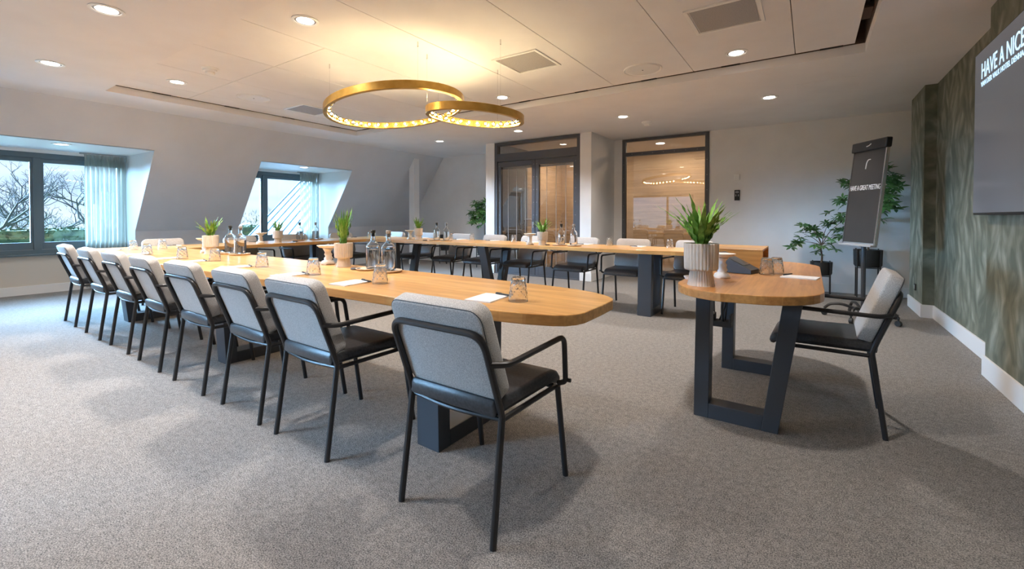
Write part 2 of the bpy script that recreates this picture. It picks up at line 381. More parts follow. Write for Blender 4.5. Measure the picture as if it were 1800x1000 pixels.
# front wall (behind the viewer) with two more windows, seen mirrored in the door glass
mb = MB()
FW = [(-6.9, -4.0)]
mb.box(-9.75, 1.5, -2.35, -2.2, 0, .5).box(-9.75, 1.5, -2.35, -2.2, 2.1, 2.7)
for x0, x1 in ((-9.75, -6.9), (-4.0, 1.5)): mb.box(x0, x1, -2.35, -2.2, .5, 2.1)
st(mb.build('wall_front', m_wall, smooth=False))
for i, (a, b) in enumerate(FW):
    c = (a+b)/2+.4
    w = st(MB().box(a,b,-2.33,-2.23,2.02,2.1).box(a,b,-2.33,-2.23,.5,.58).box(a,a+.06,-2.33,-2.23,.58,2.02).box(b-.06,b,-2.33,-2.23,.58,2.02).box(c-.04,c+.04,-2.33,-2.23,.58,2.02).build('window_%d' % (i+3), m_frame, smooth=False, bevel=.004))
    box('pane', a+.06, c-.04, -2.29, -2.284, .58, 2.02, m_pane, w); box('pane', c+.04, b-.06, -2.29, -2.284, .58, 2.02, m_pane, w)
# back wall, door box, screen wall
st(box('wall_back', -1.50, 1.5, YB, 8.6, 0, 2.7, m_wall))
st(box('wall_back_alcove', -9.3, -5.6, YB, 8.6, 0, 2.7, m_wall))
st(box('wall_jamb', -3.27, -3.10, YB, 8.6, 0, 2.7, m_wall))
st(MB().box(-5.66, -5.44, 7.33, 8.6, 0, 2.7).build('pillar_by_doors', m_wall, smooth=False))
st(MB().box(-3.49, -3.27, 7.33, 8.6, 0, 2.7).build('pillar_between_glazing', m_wall, smooth=False))
st(box('post_by_slope', -8.17, -8.0, 7.5, 7.67, 0, 2.66, m_wall))
for nm, a in (('baseboard_back', (-1.50, XT, YB-.015, YB, 0, .14)), ('baseboard_alcove', (-9.2, -5.66, YB-.015, YB, 0, .14)),
              ('baseboard_pillar', (-5.675, -5.44, 7.315, 7.33, 0, .15)), ('baseboard_pillar', (-3.49, -3.255, 7.315, 7.33, 0, .15)), ('baseboard_pillar', (-3.27, -3.255, 7.33, YB, 0, .15)),
              ('baseboard_jamb', (-3.255, -3.10, YB-.015, YB, 0, .14)), ('baseboard_pillar', (-5.675, -5.66, 7.33, YB, 0, .15)), ('baseboard_post', (-8.18, -7.99, 7.49, 7.5, 0, .10))):
    st(box(nm, *a, m_white, bevel=.003))
st(box('wall_right', XT, 1.5, -2.35, 8.6, 0, 2.7, m_paperwall))
st(box('wall_right_panel', 1.075, XT, -2.2, 4.63, .0, 2.7, m_paperwall))
st(box('wall_right_column', 1.085, XT, 6.91, 7.72, 0, 2.7, m_paperwall))
st(box('baseboard_right', XT-.015, XT, 4.63, 6.91, 0, .15, m_white, bevel=.003))
st(box('baseboard_right_panel', 1.06, 1.075, -2.2, 4.645, 0, .15, m_white, bevel=.003))
st(MB().box(1.07, 1.085, 6.895, 7.735, 0, .15).box(1.085, XT, 6.895, 6.91, 0, .15).box(1.085, XT, 7.72, 7.735, 0, .15).build('baseboard_column', m_white, smooth=False))
# corridor behind the glazing
st(box('wall_corridor', -7.2, -.6, 10.3, 10.4, 0, 2.7, m_stripe))
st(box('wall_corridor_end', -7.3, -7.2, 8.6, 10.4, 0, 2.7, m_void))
st(box('wall_corridor_end', -.6, -.5, 8.6, 10.4, 0, 2.7, m_stripe))
st(box('ceiling_corridor', -7.2, -.6, 8.6, 10.4, 2.7, 2.8, m_ceil))
st(box('wall_corridor_return', -5.5, -5.44, 8.6, 10.3, 0, 2.7, m_stripe))
st(box('wall_vestibule_shade_sheet', -5.44, -5.425, 7.46, 8.6, 0, 2.7, mat('vestibule_shade_dark', (.13,.13,.13), .7)))  # added sheet, the darkness behind the door leaf put into its colour
# glazed double door
FY0, FY1 = 7.36, 7.44
d1 = st(MB().box(-5.44,-5.37,FY0-.02,FY1,0,2.69).box(-3.56,-3.49,FY0-.02,FY1,0,2.69).box(-5.37,-3.56,FY0-.02,FY1,2.63,2.69).box(-5.37,-3.56,FY0-.02,FY1,2.30,2.46).build('door_1', m_doorf, smooth=False, bevel=.004))
box('transom_pane', -5.37, -3.56, FY0+.03, FY0+.036, 2.46, 2.63, m_dpane, d1)
for k, (a, b) in enumerate(((-5.365, -4.47), (-4.46, -3.565))):
    lf = MB().box(a,a+.075,FY0,FY1-.02,.01,2.295).box(b-.075,b,FY0,FY1-.02,.01,2.295).box(a+.075,b-.075,FY0,FY1-.02,2.19,2.295).box(a+.075,b-.075,FY0,FY1-.02,.01,.20).build('door_leaf', m_doorf, d1, smooth=False, bevel=.003)
    box('pane', a+.075, b-.075, FY0+.03, FY0+.036, .20, 2.19, m_dpane, lf)
    for q in range(3):
        x = a+.075+(b-a-.15)*(q+.8)/3.6; box('blind_cord', x-.004, x+.004, FY0+.022, FY0+.028, .2, 2.16, m_grey, lf)
    box('blind_rail', a+.08, b-.08, FY0+.04, FY0+.06, 2.145, 2.185, m_grey, lf)
    rv = MB()
    for q in range(9):
        for x in (a+.03, b-.03): rv.box(x-.005, x+.005, FY0-.004, FY0, .2+q*.25, .21+q*.25)
    rv.build('rivets', m_grey, lf, smooth=False)
    if k == 0:
        h = MB().tube([(b-.04,FY0,1.12),(b-.04,FY0-.05,1.12),(b-.17,FY0-.05,1.12)], .009, 10, .02).lathe([(.0,0),(.026,0),(.026,.008),(0,.008)], 16).build('lever_handle', m_chrome, lf)
        MB().box(b-.058,b-.022,FY0-.008,FY0,.95,1.07).tube([(b-.04,FY0-.008,1.0),(b-.04,FY0-.03,1.0)], .012, 10).build('lock_plate', m_chrome, lf)
st(box('door_threshold', -5.44, -3.49, 7.33, 7.46, 0, .025, m_doorf)); 
st(MB().box(-5.44,-3.49,7.44,8.6,-.001,.004).build('floor_vestibule', m_carpet, smooth=False))
w5 = st(MB().box(-3.10,-3.03,YB-.02,YB+.06,.0,2.69).box(-1.57,-1.50,YB-.02,YB+.06,.0,2.69).box(-3.03,-1.57,YB-.02,YB+.06,2.64,2.69).box(-3.03,-1.57,YB-.02,YB+.06,2.36,2.43).box(-3.03,-1.57,YB-.02,YB+.06,.0,.15).build('window_5', m_doorf, smooth=False, bevel=.004))
box('transom_pane', -3.03, -1.57, YB+.02, YB+.026, 2.43, 2.64, m_dpane, w5); box('pane', -3.03, -1.57, YB+.02, YB+.026, .15, 2.36, m_dpane, w5)
rv = MB()
for q in range(8):
    for x in (-3.065, -1.535): rv.box(x-.005, x+.005, YB-.024, YB-.02, .3+q*.27, .31+q*.27)
for q in range(7): rv.box(-2.9+q*.2-.005, -2.9+q*.2+.005, YB-.024, YB-.02, 2.39, 2.40)
rv.build('rivets', m_grey, w5, smooth=False)
for x in (-4.6, -2.3):
    o = light('corridor_light', 'AREA', (x, 9.4, 2.66), CORRIDOR_W, (1, .82, .62), shape='DISK', size=.25)

# ------------------------------------------------------------------ ceiling fittings
def downlight(x, y, z, label, on=True, e=1.0):
    o = root('downlight', label, 'ceiling light', (x, y, z), 0, 'recessed downlights')
    MB().lathe([(.088,.0),(.105,-.001),(.107,-.006),(.092,-.010),(.084,-.008),(.082,.0)], 32, closed=True).build('trim_ring', m_plast, o)
    MB().lathe([(.082,-.002),(.066,-.0035),(.066,-.001),(.082,-.001)], 32, closed=True).build('reflector', m_grey, o)
    MB().lathe([(0,-.005),(.066,-.005),(.066,-.002),(0,-.002)], 32).build('diffuser', m_disc, o)
    s = light('downlight_lamp', 'SPOT', (0, 0, -.03), SPOT_W*e, WARM, spot_size=R(125), spot_blend=.8, shadow_soft_size=.07)
    s.parent = o
L27 = 2.7
for x, y, z, l, e in [
    (-4.32, 1.01, L27, 'round downlight in the lower ceiling beside the long near edge of the recess', .9),
    (-6.29, 1.04, L27, 'round downlight in the lower ceiling beside the window-side corner of the recess', .9),
    (-3.465, 2.05, 2.79, 'round downlight in the raised ceiling directly before the large gold ring', .8),
    (-6.32, 2.11, 2.79, 'small round downlight in the raised ceiling next to the smoke detector', .8),
    (-3.47, 4.86, 2.79, 'round downlight in the raised ceiling behind the small gold ring', .8),
    (-.62, 4.84, 2.79, 'round downlight in the raised ceiling near the screen-side corner', .8),
    (-.45, 6.50, L27, 'round downlight in the back ceiling strip beside the flush access panel', .5),
    (-2.38, 6.50, L27, 'round downlight in the back ceiling strip before the fixed glass pane', .5),
    (-4.32, 6.53, L27, 'round downlight in the back ceiling strip above the glass double door', .5),
    (-6.22, 6.53, L27, 'round downlight in the back ceiling strip above the alcove tree', .5),
    (-8.672, 1.53, DZ, 'small downlight in the ceiling of the wider dormer', .12),
    (-8.577, 5.03, DZ, 'small downlight in the ceiling of the narrower dormer', .12),
    (-.62, 2.05, 2.79, 'added unseen round downlight in the raised ceiling above the presenter table front', .45),  # from here on out of view, added for the light they give
    (-2.36, .9, L27, 'added unseen round downlight in the lower ceiling over the closest armchairs', .5),
    (-.3, .5, L27, 'added unseen round downlight in the lower ceiling above the photographer', .1),
    (-4.3, -1.0, L27, 'added unseen round downlight near the front windows, window side', 1.1),
    (-1.4, -1.0, L27, 'added unseen round downlight near the front windows, screen side', .15)]:
    downlight(x, y, z, l, e=e)
cs = root('corridor_downlight', 'warm downlight in the corridor ceiling behind the double door', 'ceiling light', (-4.25, 9.3, 2.7))
MB().lathe([(.0,-.001),(.07,-.001),(.085,-.006),(.085,0),(0,0)], 24).build('diffuser', m_disc, cs)
cs = root('corridor_downlight', 'warm downlight in the corridor ceiling behind the fixed pane', 'ceiling light', (-2.6, 9.3, 2.7))
MB().lathe([(.0,-.001),(.07,-.001),(.085,-.006),(.085,0),(0,0)], 24).build('diffuser', m_disc, cs)
for x, y, l in ((-6.3, 2.98, 'round flush loudspeaker in the raised ceiling on the window side'), (-1.54, 4.81, 'round flush loudspeaker in the raised ceiling before the glazing')):
    o = root('ceiling_speaker', l, 'speaker', (x, y, 2.79), 0, 'flush ceiling loudspeakers')
    MB().lathe([(0,-.008),(.17,-.008),(.178,-.004),(.18,0),(0,0)], 40).build('grille', m_grey if False else m_white, o)
    MB().lathe([(.18,0),(.195,-.004),(.20,-.010),(.205,-.004),(.205,0)], 40).build('rim', m_plast, o)
    MB().box(-.006,.006,-.006,.006,-.011,-.008).build('badge', m_black, o, smooth=False)
m_perf = noisy(mat('perforated_metal', (.42, .40, .39), .7), (.36, .345, .335), (.46, .44, .43), 150)
for x, y, l in ((-2.47, 3.9, 'square grey air diffuser beside the small gold ring'), (-.585, 3.9, 'square grey air diffuser at the screen end of the raised ceiling'), (-6.3, 3.79, 'square pale air diffuser on the window side behind the large ring')):
    o = root('air_diffuser', l, 'air vent', (x, y, 2.79), 0, 'square air diffusers')
    MB().box(-.225,.225,-.225,.225,-.006,-.001).build('perforated_plate', m_perf, o, smooth=False)
    for a in ((-.265,.265,-.265,-.235),(-.265,.265,.235,.265),(-.265,-.235,-.235,.235),(.235,.265,-.235,.235)): MB().box(*a,-.012,0).build('frame', m_plast, o, smooth=False, bevel=.003)
o = root('access_panel', 'flush square access panel in the back ceiling strip', 'hatch', (.15, 6.33, 2.7))
MB().box(-.30,.30,-.28,.28,-.003,0).build('door', m_ceil, o, smooth=False)
for x, y, z, l in ((-5.44, 2.12, 2.79, 'white smoke detector in the raised ceiling near the window side'), (-2.19, 7.07, 2.7, 'small white smoke detector in the back ceiling strip')):
    o = root('smoke_detector', l, 'smoke detector', (x, y, z)); o.scale = (1.35, 1.35, 1.35)
    MB().lathe([(0,-.012),(.055,-.012),(.060,-.006),(.060,0),(0,0)], 24).build('mount', m_plast, o)
    MB().lathe([(0,-.052),(.028,-.052),(.034,-.045),(.034,-.03),(.048,-.026),(.050,-.012),(0,-.012)], 24).build('sensor_head', m_plast, o)

# ------------------------------------------------------------------ ring pendants
def ring(label, c, D_, tx, ty, nb, wires):
    o = root('ring_pendant', label, 'pendant lamp', c, 0, 'gold bulb ring pendants')
    M_ = Matrix(((1,0,0),(0,1,0),(tx,ty,1)))
    ro = D_/2; h = .0375; ri = ro-.045
    def tf(mb): mb.v = [tuple(M_ @ Vector(v)) for v in mb.v]; return mb
    tf(MB().lathe([(ro-.004,-h),(ro,-h+.004),(ro,h-.004),(ro-.004,h),(ro-.012,h),(ro-.012,-h+.006),(ri+.006,-h+.006),(ri+.006,-h)], 96, closed=True)).build('band', m_brass, o, ang=30)
    seg0 = MB().lathe([(ro-.010,-h+.006),(ro-.010,h-.002),(ro-.018,h-.002),(ro-.018,-h+.006)], 96, closed=True); tf(seg0).build('inner_band', m_brass, o)
    for i in range(nb):
        a = 2*math.pi*(i+.5)/nb; ca, sa = math.cos(a), math.sin(a)
        r = ro-.055; p = M_ @ Vector((r*ca, r*sa, .0))
        if i == 0:
            b0 = MB().lathe([(0,-.024),(.009,-.0223),(.017,-.017),(.0225,-.0085),(.024,0),(.0225,.0085),(.017,.017),(.009,.0223),(0,.024)], 14).build('bulb', m_globe, o)
            g0 = MB().lathe([(0,-.011),(.0078,-.0078),(.011,0),(.0078,.0078),(0,.011)], 10).build('filament', m_bulb, b0)
            s0 = MB().tube([(.018,0,0),(.037,0,0)], .011, 10).build('socket', m_brass, b0)
            b = b0
        else:
            b = b0.copy(); C.objects.link(b); b.parent = o
            for z_ in (s0, g0): s = z_.copy(); C.objects.link(s); s.parent = b
        b.location = p; b.rotation_euler = (0, 0, a)
    for (wx, wy, a) in wires:   # ceiling point (world), angle on the ring
        top = Vector((wx-c[0], wy-c[1], 2.79-c[2])); bot = M_ @ Vector(((ro-.014)*math.cos(a), (ro-.014)*math.sin(a), h))
        MB().tube([top, bot], .0012, 5).build('suspension_wire', m_chrome, o)
        MB().tube([top, top-Vector((0,0,.045))], .006, 8).build('wire_clamp', m_chrome, o)
    return o
c1 = (-3.66, 3.18, 2.33); D1 = 1.44
c2 = (-2.80, 3.45, 2.185); D2 = .985
def wr(c, D_, n, ph): return [(c[0]+(D_/2-.014)*math.cos(ph+2*math.pi*k/n), c[1]+(D_/2-.014)*math.sin(ph+2*math.pi*k/n), ph+2*math.pi*k/n) for k in range(n)]
ring('large gold ring pendant lined with clear warm bulbs', c1, D1, .122, .045, 40, wr(c1, D1, 3, R(215)))
ring('small gold ring pendant lined with bulbs, hanging lower beside the large one', c2, D2, -.09, -.01, 30, wr(c2, D2, 3, R(98)))

# ------------------------------------------------------------------ tables
S_ = .9286
TZ = .78
def top_prism(pts, z0, z1):
    return MB().prism(pts, z0, z1)
def table(label, pts, m, legs, axis, group='oak conference tables', cables=()):
    pts = [(x*S_, y*S_) for x, y in pts]
    cx = sum(p[0] for p in pts)/len(pts); cy = sum(p[1] for p in pts)/len(pts)
    o = root('conference_table', label, 'table', (cx, cy, 0), 0, group)
    t = top_prism([(x-cx, y-cy) for x, y in pts], TZ-.046, TZ).build('tabletop', m, o, smooth=False, bevel=.004)
    for (lx, a0, a1, b0, b1, w) in legs:
        # trapezoid frame: at position lx along the table; a0..a1 spans the foot, b0..b1 the top
        mb = MB(); T_ = .085; zt = .7335
        def P(q, z, s): return (lx+s*w/2-cx, q-cy, z) if axis == 'X' else (q-cx, lx+s*w/2-cy, z)
        def bar(p):
            A = [P(q, z, -1) for q, z in p]; B = [P(q, z, 1) for q, z in p]; return MB().hexa(A, B)
        ta, tb = T_, T_
        bar([(a0,0),(a0+ta,0),(b0+tb,zt),(b0,zt)]).build('leg', m_steel, o, smooth=False, bevel=.003)
        bar([(a1-ta,0),(a1,0),(b1,zt),(b1-tb,zt)]).build('leg', m_steel, o, smooth=False, bevel=.003)
        bar([(a0+ta+.001,0),(a1-ta-.001,0),(a1-ta+.001+(b1-a1)*.12,.085),(a0+ta-.001+(b0-a0)*.12,.085)]).build('foot_bar', m_steel, o, smooth=False, bevel=.003)
        bar([(b0+tb,.718),(b1-tb,.718),(b1-tb,.7335),(b0+tb,.7335)]).build('top_plate', m_steel, o, smooth=False)
    return o
near1 = [(-4.25,1.447),(-3.4,1.47),(-2.6,1.51),(-2.2,1.523),(-1.742,1.537),(-1.45,1.549),(-1.194,1.570),(-1.02,1.603),(-.91,1.640),(-.86,1.672),(-.83,1.715),(-.815,1.77),
         (-.815,1.95),(-.822,2.11),(-.835,2.15),(-.87,2.19),(-.92,2.232),(-1.0,2.272),(-1.1,2.305),(-1.237,2.328),(-1.45,2.345),(-1.75,2.357),(-2.2,2.365),(-3.2,2.368),(-4.25,2.37)]
table('long oak table with rounded corners in the chair row closest to the camera', near1, m_woodx, [(-1.585, 1.575, 2.10, 1.56, 2.11, .15), (-3.87, 1.575, 2.08, 1.53, 2.10, .15)], 'X')
near2 = [(-7.62,1.43),(-7.5,1.40),(-4.253,1.447),(-4.253,2.37),(-7.72,2.37),(-7.72,1.55),(-7.68,1.46)]
table('oak table at the window end of the near chair row', near2, m_woodx, [(-6.28, 1.60, 2.06, 1.52, 2.10, .15)], 'X')
left = [(-6.87,2.373),(-6.87,5.24),(-7.72,5.24),(-7.72,2.373)]
table('oak table standing across the window end between both long rows', left, m_woody, [(2.735,-7.02,-6.50,-7.06,-6.42,.13),(4.07,-6.67,-6.45,-6.68,-6.41,.14)], 'Y')
far1 = [(-7.72,5.243),(-4.4,5.43),(-4.4,6.24),(-7.6,6.2),(-7.72,6.08)]
table('oak table at the window end of the far chair row', far1, m_woodx, [(-5.78, 4.98, 5.40, 4.95, 5.55, .13)], 'X')
far2 = [(-4.397,5.43),(-2.0,5.48),(-1.25,5.5),(-1.05,5.56),(-.97,5.68),(-.97,6.1),(-1.05,6.2),(-1.25,6.27),(-4.397,6.26)]
table('oak table at the screen end of the far chair row', far2, m_woodx, [(-1.61, 5.12, 5.56, 5.15, 5.62, .16), (-3.99, 5.27, 5.58, 5.05, 5.76, .13)], 'X')
for tn, x, y, dx in (('conference_table.003', -5.05, 4.99, .16), ('conference_table.004', -2.9, 5.13, .20), ('conference_table.004', -2.25, 5.15, .10), ('conference_table.003', -4.55, 5.02, .10)):
    t_ = bpy.data.objects[tn]; a_, b_ = x-t_.location.x, y-t_.location.y
    MB().tube([(a_, b_+.03, .735), (a_+dx*.3, b_+.02, .705), (a_+dx*.7, b_+.02, .712), (a_+dx, b_+.03, .735)], .006, 8, .03).build('cable', m_black, t_)
def arc(cx, cy, r, a0, a1, n=10): return [(cx+r*math.cos(R(a0+(a1-a0)*i/n)), cy+r*math.sin(R(a0+(a1-a0)*i/n))) for i in range(n+1)]
rt_ = arc(-.36, 2.985, .345, 180, 262, 8)+arc(-.30, 3.03, .37, 280, 360, 8)+arc(-.30, 4.5, .37, 0, 90, 8)+arc(-.36, 4.525, .345, 90, 180, 8)
table('round-ended darker oak presenter table standing apart in front of the screen', rt_, m_woodr, [], 'X', 'oak conference tables')
RT = [o for o in C.objects if o.name.startswith('conference_table')][-1]; rc = RT.location
for ly in (2.79, 3.77):     # frames across the width: upright on the inner side, slanted on the screen side
    def q(pts, ly=ly):
        return MB().hexa([(x-rc.x, ly-.055-rc.y, z) for x, z in pts], [(x-rc.x, ly+.055-rc.y, z) for x, z in pts])
    q([(-.562,0),(-.482,0),(-.475,.7335),(-.553,.7335)]).build('leg', m_steel, RT, smooth=False, bevel=.003)
    q([(-.215,0),(-.135,0),(-.025,.7335),(-.115,.7335)]).build('leg', m_steel, RT, smooth=False, bevel=.003)
    q([(-.481,0),(-.216,0),(-.202,.085),(-.481,.085)]).build('foot_bar', m_steel, RT, smooth=False, bevel=.003)
    q([(-.474,.718),(-.116,.718),(-.116,.7335),(-.474,.7335)]).build('top_plate', m_steel, RT, smooth=False)
MB().box(-.60-rc.x,-.47-rc.x,3.52-rc.y,3.62-rc.y,.36,.40).box(-.60-rc.x,-.585-rc.x,3.52-rc.y,3.62-rc.y,.40,.45).box(-.485-rc.x,-.47-rc.x,3.52-rc.y,3.62-rc.y,.40,.45).build('cable_tray', m_black, RT, smooth=False, bevel=.003)
MB().tube([(-.50-rc.x,3.2-rc.y,.70),(-.49-rc.x,3.35-rc.y,.66),(-.53-rc.x,3.5-rc.y,.52),(-.53-rc.x,3.55-rc.y,.39)], .009, 8, .05).tube([(-.48-rc.x,3.5-rc.y,.70),(-.50-rc.x,3.54-rc.y,.55),(-.52-rc.x,3.58-rc.y,.39)], .006, 8, .05).tube([(-.55-rc.x,3.45-rc.y,.70),(-.50-rc.x,3.54-rc.y,.55),(-.56-rc.x,3.58-rc.y,.39)], .006, 8, .05).tube([(-.51-rc.x,3.40-rc.y,.64),(-.52-rc.x,3.45-rc.y,.60)], .02, 10).build('cable', m_black, RT)

# ------------------------------------------------------------------ armchair
def make_chair():
    o = root('armchair', '', 'chair')
    k = -.37
    ln = math.hypot(k, 1)
    def lean(z): return -.208+k*(z-.45)
    r = .0132
    for s in (-1, 1):
        MB().tube([(s*.235,-.27,0),(s*.231,-.210,.447)], r, 10).build('leg', m_tube, o)
        MB().tube([(s*.240,.272,0),(s*.234,.205,.425)], r, 10).build('leg', m_tube, o)
        a = MB().tube([(s*.232,lean(.655),.655),(s*.278,lean(.655)+.045,.652),(s*.280,.178,.660),(s*.272,.208,.452),(s*.236,.206,.440)], .0118, 10, .045, 6).build('armrest', m_tube, o)
        MB().tube([(s*.276,.208,.462),(s*.296,.208,.462)], .009, 10).build('cap', m_tube, a)
    MB().tube([(-.231,-.208,.438),(-.229,lean(.5),.5),(-.229,lean(.765),.765),(.229,lean(.765),.765),(.229,lean(.5),.5),(.231,-.208,.438)], r, 10, .07, 7).build('back_frame', m_tube, o)
    MB().tube([(-.231,-.205,.432),(0,-.232,.429),(.231,-.205,.432)], .009, 8, .2, 8).tube([(-.222,-.205,.428),(-.225,.205,.425)], .011, 8).tube([(.222,-.205,.428),(.225,.205,.425)], .011, 8).tube([(-.225,.2,.425),(.225,.2,.425)], .011, 8).build('seat_frame', m_tube, o)
    prof = [(-.232,.444),(-.236,.46),(-.236,.490),(-.228,.504),(-.20,.508),(0,.500),(.14,.500),(.20,.496),(.240,.480),(.262,.455),(.266,.435),(.258,.42),(.242,.418),(.225,.43),(.20,.437),(0,.440)]
    MB().slab(prof, .440, lambda u, w, d: (d, u, w), e=.018, ne=3, bulge=.004, rings=1).build('seat', m_leather, o, ang=50)
    # backrest pad in the leaning plane
    def fn(u, w, d):
        z = .45+w/ln; y = lean(z)
        bow = .020*(u/.23)**2
        return (u, y+.050+d/ln*1.0+bow*0-(.012*math.cos(u/.23*1.5) if True else 0)*.6, z+.37*d/ln)
    H0, H1 = .045, .438
    ol = [(x, z+(H0+H1)/2) for x, z in rrect(.462, H1-H0, .052, 6)]
    bk = MB().slab(ol, .070, fn, e=.014, ne=3, bulge=.004, rings=2).build('backrest', m_fab, o, ang=60)
    pl = [(x, z+(H0+H1)/2) for x, z in rrect(.455, H1-H0-.006, .05, 6)]
    MB().tube([fn(u, w, -.024-.006) for u, w in pl], .0016, 6, close=True).build('piping', m_steel, bk)
    return o
ch = make_chair()
ords = ['first', 'second', 'third', 'fourth', 'fifth', 'sixth', 'seventh', 'eighth']
near_x = [-1.147, -2.132, -2.78, -3.505, -4.26, -5.01, -5.766, -6.64]
ch.location = (near_x[0], 1.492, 0)
tag(ch, 'grey felt armchair with black leather seat, closest of all to the camera', 'chair', 'armchairs along the near side')
for i, x in enumerate(near_x[1:]):
    last = i == 6
    dup(ch, (x, 1.49+.006*math.sin(i*2.1), 0), R(random.uniform(-1.2, 1.2)),
        'grey felt armchair at the window end of the near row' if last else 'grey felt armchair, %s from the camera in the near row' % ords[i+1], 'armchairs along the near side')
for i, (y, nm) in enumerate(zip((2.25, 3.22, 4.07, 4.98), ('beige-lit felt armchair facing the cross table beside the wide dormer', 'felt armchair at the cross table, half hidden behind the near bottles', 'felt armchair at the cross table before the narrow dormer window', 'felt armchair at the far corner before the sloped wall'))):
    dup(ch, (-6.98, y, 0), R(-90), nm, 'armchairs along the window side')
far_x = [-6.83, -5.98, -5.09, -4.38, -3.62, -2.75, -2.0, -1.22]
for i, x in enumerate(far_x):
    dup(ch, (x, 5.63+.01*math.sin(i*1.7), 0), R(180+random.uniform(-2, 2)), 'pale felt armchair, %s from the sloped wall in the far row' % ords[i], 'armchairs along the far side')
dup(ch, (.075, 3.235, 0), R(88), 'felt armchair standing alone at the presenter table', 'armchair at the presenter table')

# ------------------------------------------------------------------ tableware
def make_tumbler():
    fl = lambda i, a: 1+.022*(1 if i % 2 else -1)
    o = root('tumbler', '', 'glass')
    seg = 32; rows = 13; v = []; f = []
    R_ = lambda z: .049-.0155*(z/.118)**1.15
    for j in range(rows+1):
        z = .004+.112*j/rows
        for i in range(seg):
            a = 2*math.pi*i/seg; k = 1+(.030 if (i//2+(j//2)) % 2 else -.022)*(1 if 1 < j < rows else .2)
            v.append((R_(z)*k*math.cos(a), R_(z)*k*math.sin(a), z))
    for j in range(rows):
        for i in range(seg): f.append((j*seg+i, j*seg+(i+1) % seg, (j+1)*seg+(i+1) % seg, (j+1)*seg+i))
    o_ = rows*seg
    inn = [(.0450, .0), (.0435, .02), (.040, .06), (.036, .09), (.033, .102)]
    base = len(v)
    for r, z in [(.049, .0)]+inn:
        for i in range(seg): a = 2*math.pi*i/seg; v.append((r*math.cos(a), r*math.sin(a), z))
    for i in range(seg): j = (i+1) % seg; f.append((i, j, base+j, base+i))
    for q in range(len(inn)):
        for i in range(seg): j = (i+1) % seg; f.append((base+q*seg+i, base+q*seg+j, base+(q+1)*seg+j, base+(q+1)*seg+i))
    f.append(tuple(base+len(inn)*seg+i for i in range(seg)))
    tp = len(v)
    for i in range(seg): a = 2*math.pi*i/seg; v.append((.029*math.cos(a), .029*math.sin(a), .121))
    for i in range(seg): j = (i+1) % seg; f.append((o_+i, o_+j, tp+j, tp+i))
    f.append(tuple(range(tp, tp+seg)))
    MB().add(v, f).build('body', m_cut, o, ang=12)
    return o
tb = make_tumbler(); tb.name = 'tumbler'
Z = .75
near_g = [(-1.2,1.818),(-2.235,1.807),(-2.957,1.80),(-3.77,1.838),(-4.63,1.83),(-5.13,1.74),(-5.96,1.70),(-7.04,1.87)]
tb.location = (*near_g[0], Z); tag(tb, 'upturned fluted tumbler at the place closest to the camera', 'glass', 'upturned water tumblers')
for i, (x, y) in enumerate(near_g[1:]):
    dup(tb, (x, y, Z), .4*i, 'upturned fluted tumbler, %s place of the near row counted from the camera' % ords[i+1])
places = [('near', i, g) for i, g in enumerate(near_g)]
others = [((-6.94,2.14), 'upturned tumbler at the window corner of the near row'), ((-7.63,4.43), 'upturned tumbler between the two bottles on the cross table'), ((-7.25,5.62), 'upturned tumbler at the far corner before the sloped wall'),
          ((-7.42,3.3), 'upturned tumbler on the cross table behind the near bottles'),
          ((-6.15,5.9), 'upturned tumbler by the far cake stand near the post'), ((-5.33,5.87), 'upturned tumbler between the bottles on the far table by the alcove'),
          ((-4.93,5.98), 'upturned tumbler before the alcove tree'), ((-4.05,6.0), 'upturned tumbler before the glass double door'), ((-3.11,5.83), 'upturned tumbler beside the bottles on the far table before the doors'),
          ((-2.42,6.08), 'upturned tumbler on the far table before the wall corner'), ((-1.57,6.1), 'upturned tumbler on the far table before the fixed pane'),
          ((-.262,3.70), 'upturned tumbler on the presenter table, closer to the wooden box'), ((-.205,3.80), 'upturned tumbler on the presenter table, next to the notepad')]
for i, ((x, y), l) in enumerate(others): dup(tb, (x, y, Z), .7*i, l)
# notepads with pens
def make_pad():
    o = root('notepad', '', 'notepad')
    for i in range(4): MB().box(-.074,.074,-.105,.105,i*.0018,i*.0018+.0015).build('sheet', m_paper, o, smooth=False)
    return o
pad = make_pad()
def make_pen():
    o = root('pen', '', 'pen')
    MB().tube([(-.055,0,.0045),(.055,0,.0045)], .0045, 10).build('barrel', m_black, o)
    MB().tube([(.055,0,.0045),(.068,0,.0045)], .0045, 10, r1=.001).build('tip', m_black, o)
    MB().box(-.05,-.015,-.0012,.0012,.009,.0105).build('clip', m_black, o, smooth=False)
    return o
pen = make_pen()
def setpad(x, y, rz, where, first=[True]):
    # the pad lies in the chair's frame, with a pen across its far edge
    l1 = 'white notepad '+where; l2 = 'black pen on the notepad '+where
    if first[0]:
        p, q = pad, pen; first[0] = False; p['group'] = 'notepads'; q['group'] = 'pens'
        p['label'] = l1; q['label'] = l2; p.location = (x, y, Z+.0002); p.rotation_euler = (0,0,rz)
    else:
        p = dup(pad, (x, y, Z+.0002), rz, l1); q = dup(pen, (0,0,0), 0, l2)
    dx, dy = .045, .085
    q.location = (x+dx*math.cos(rz)-dy*math.sin(rz), y+dx*math.sin(rz)+dy*math.cos(rz), Z+.0073); q.rotation_euler = (0,0,rz-.25)
npads = [(-1.365,1.785,.12),(-2.385,1.70,.10),(-3.07,1.69,.05),(-3.9,1.70,0),(-4.72,1.68,.1),(-5.28,1.66,0),(-6.1,1.66,.05),(-7.15,1.68,0)]
for i, (x, y, r) in enumerate(npads): setpad(x, y, r, 'at the %s place of the near row' % ords[i])
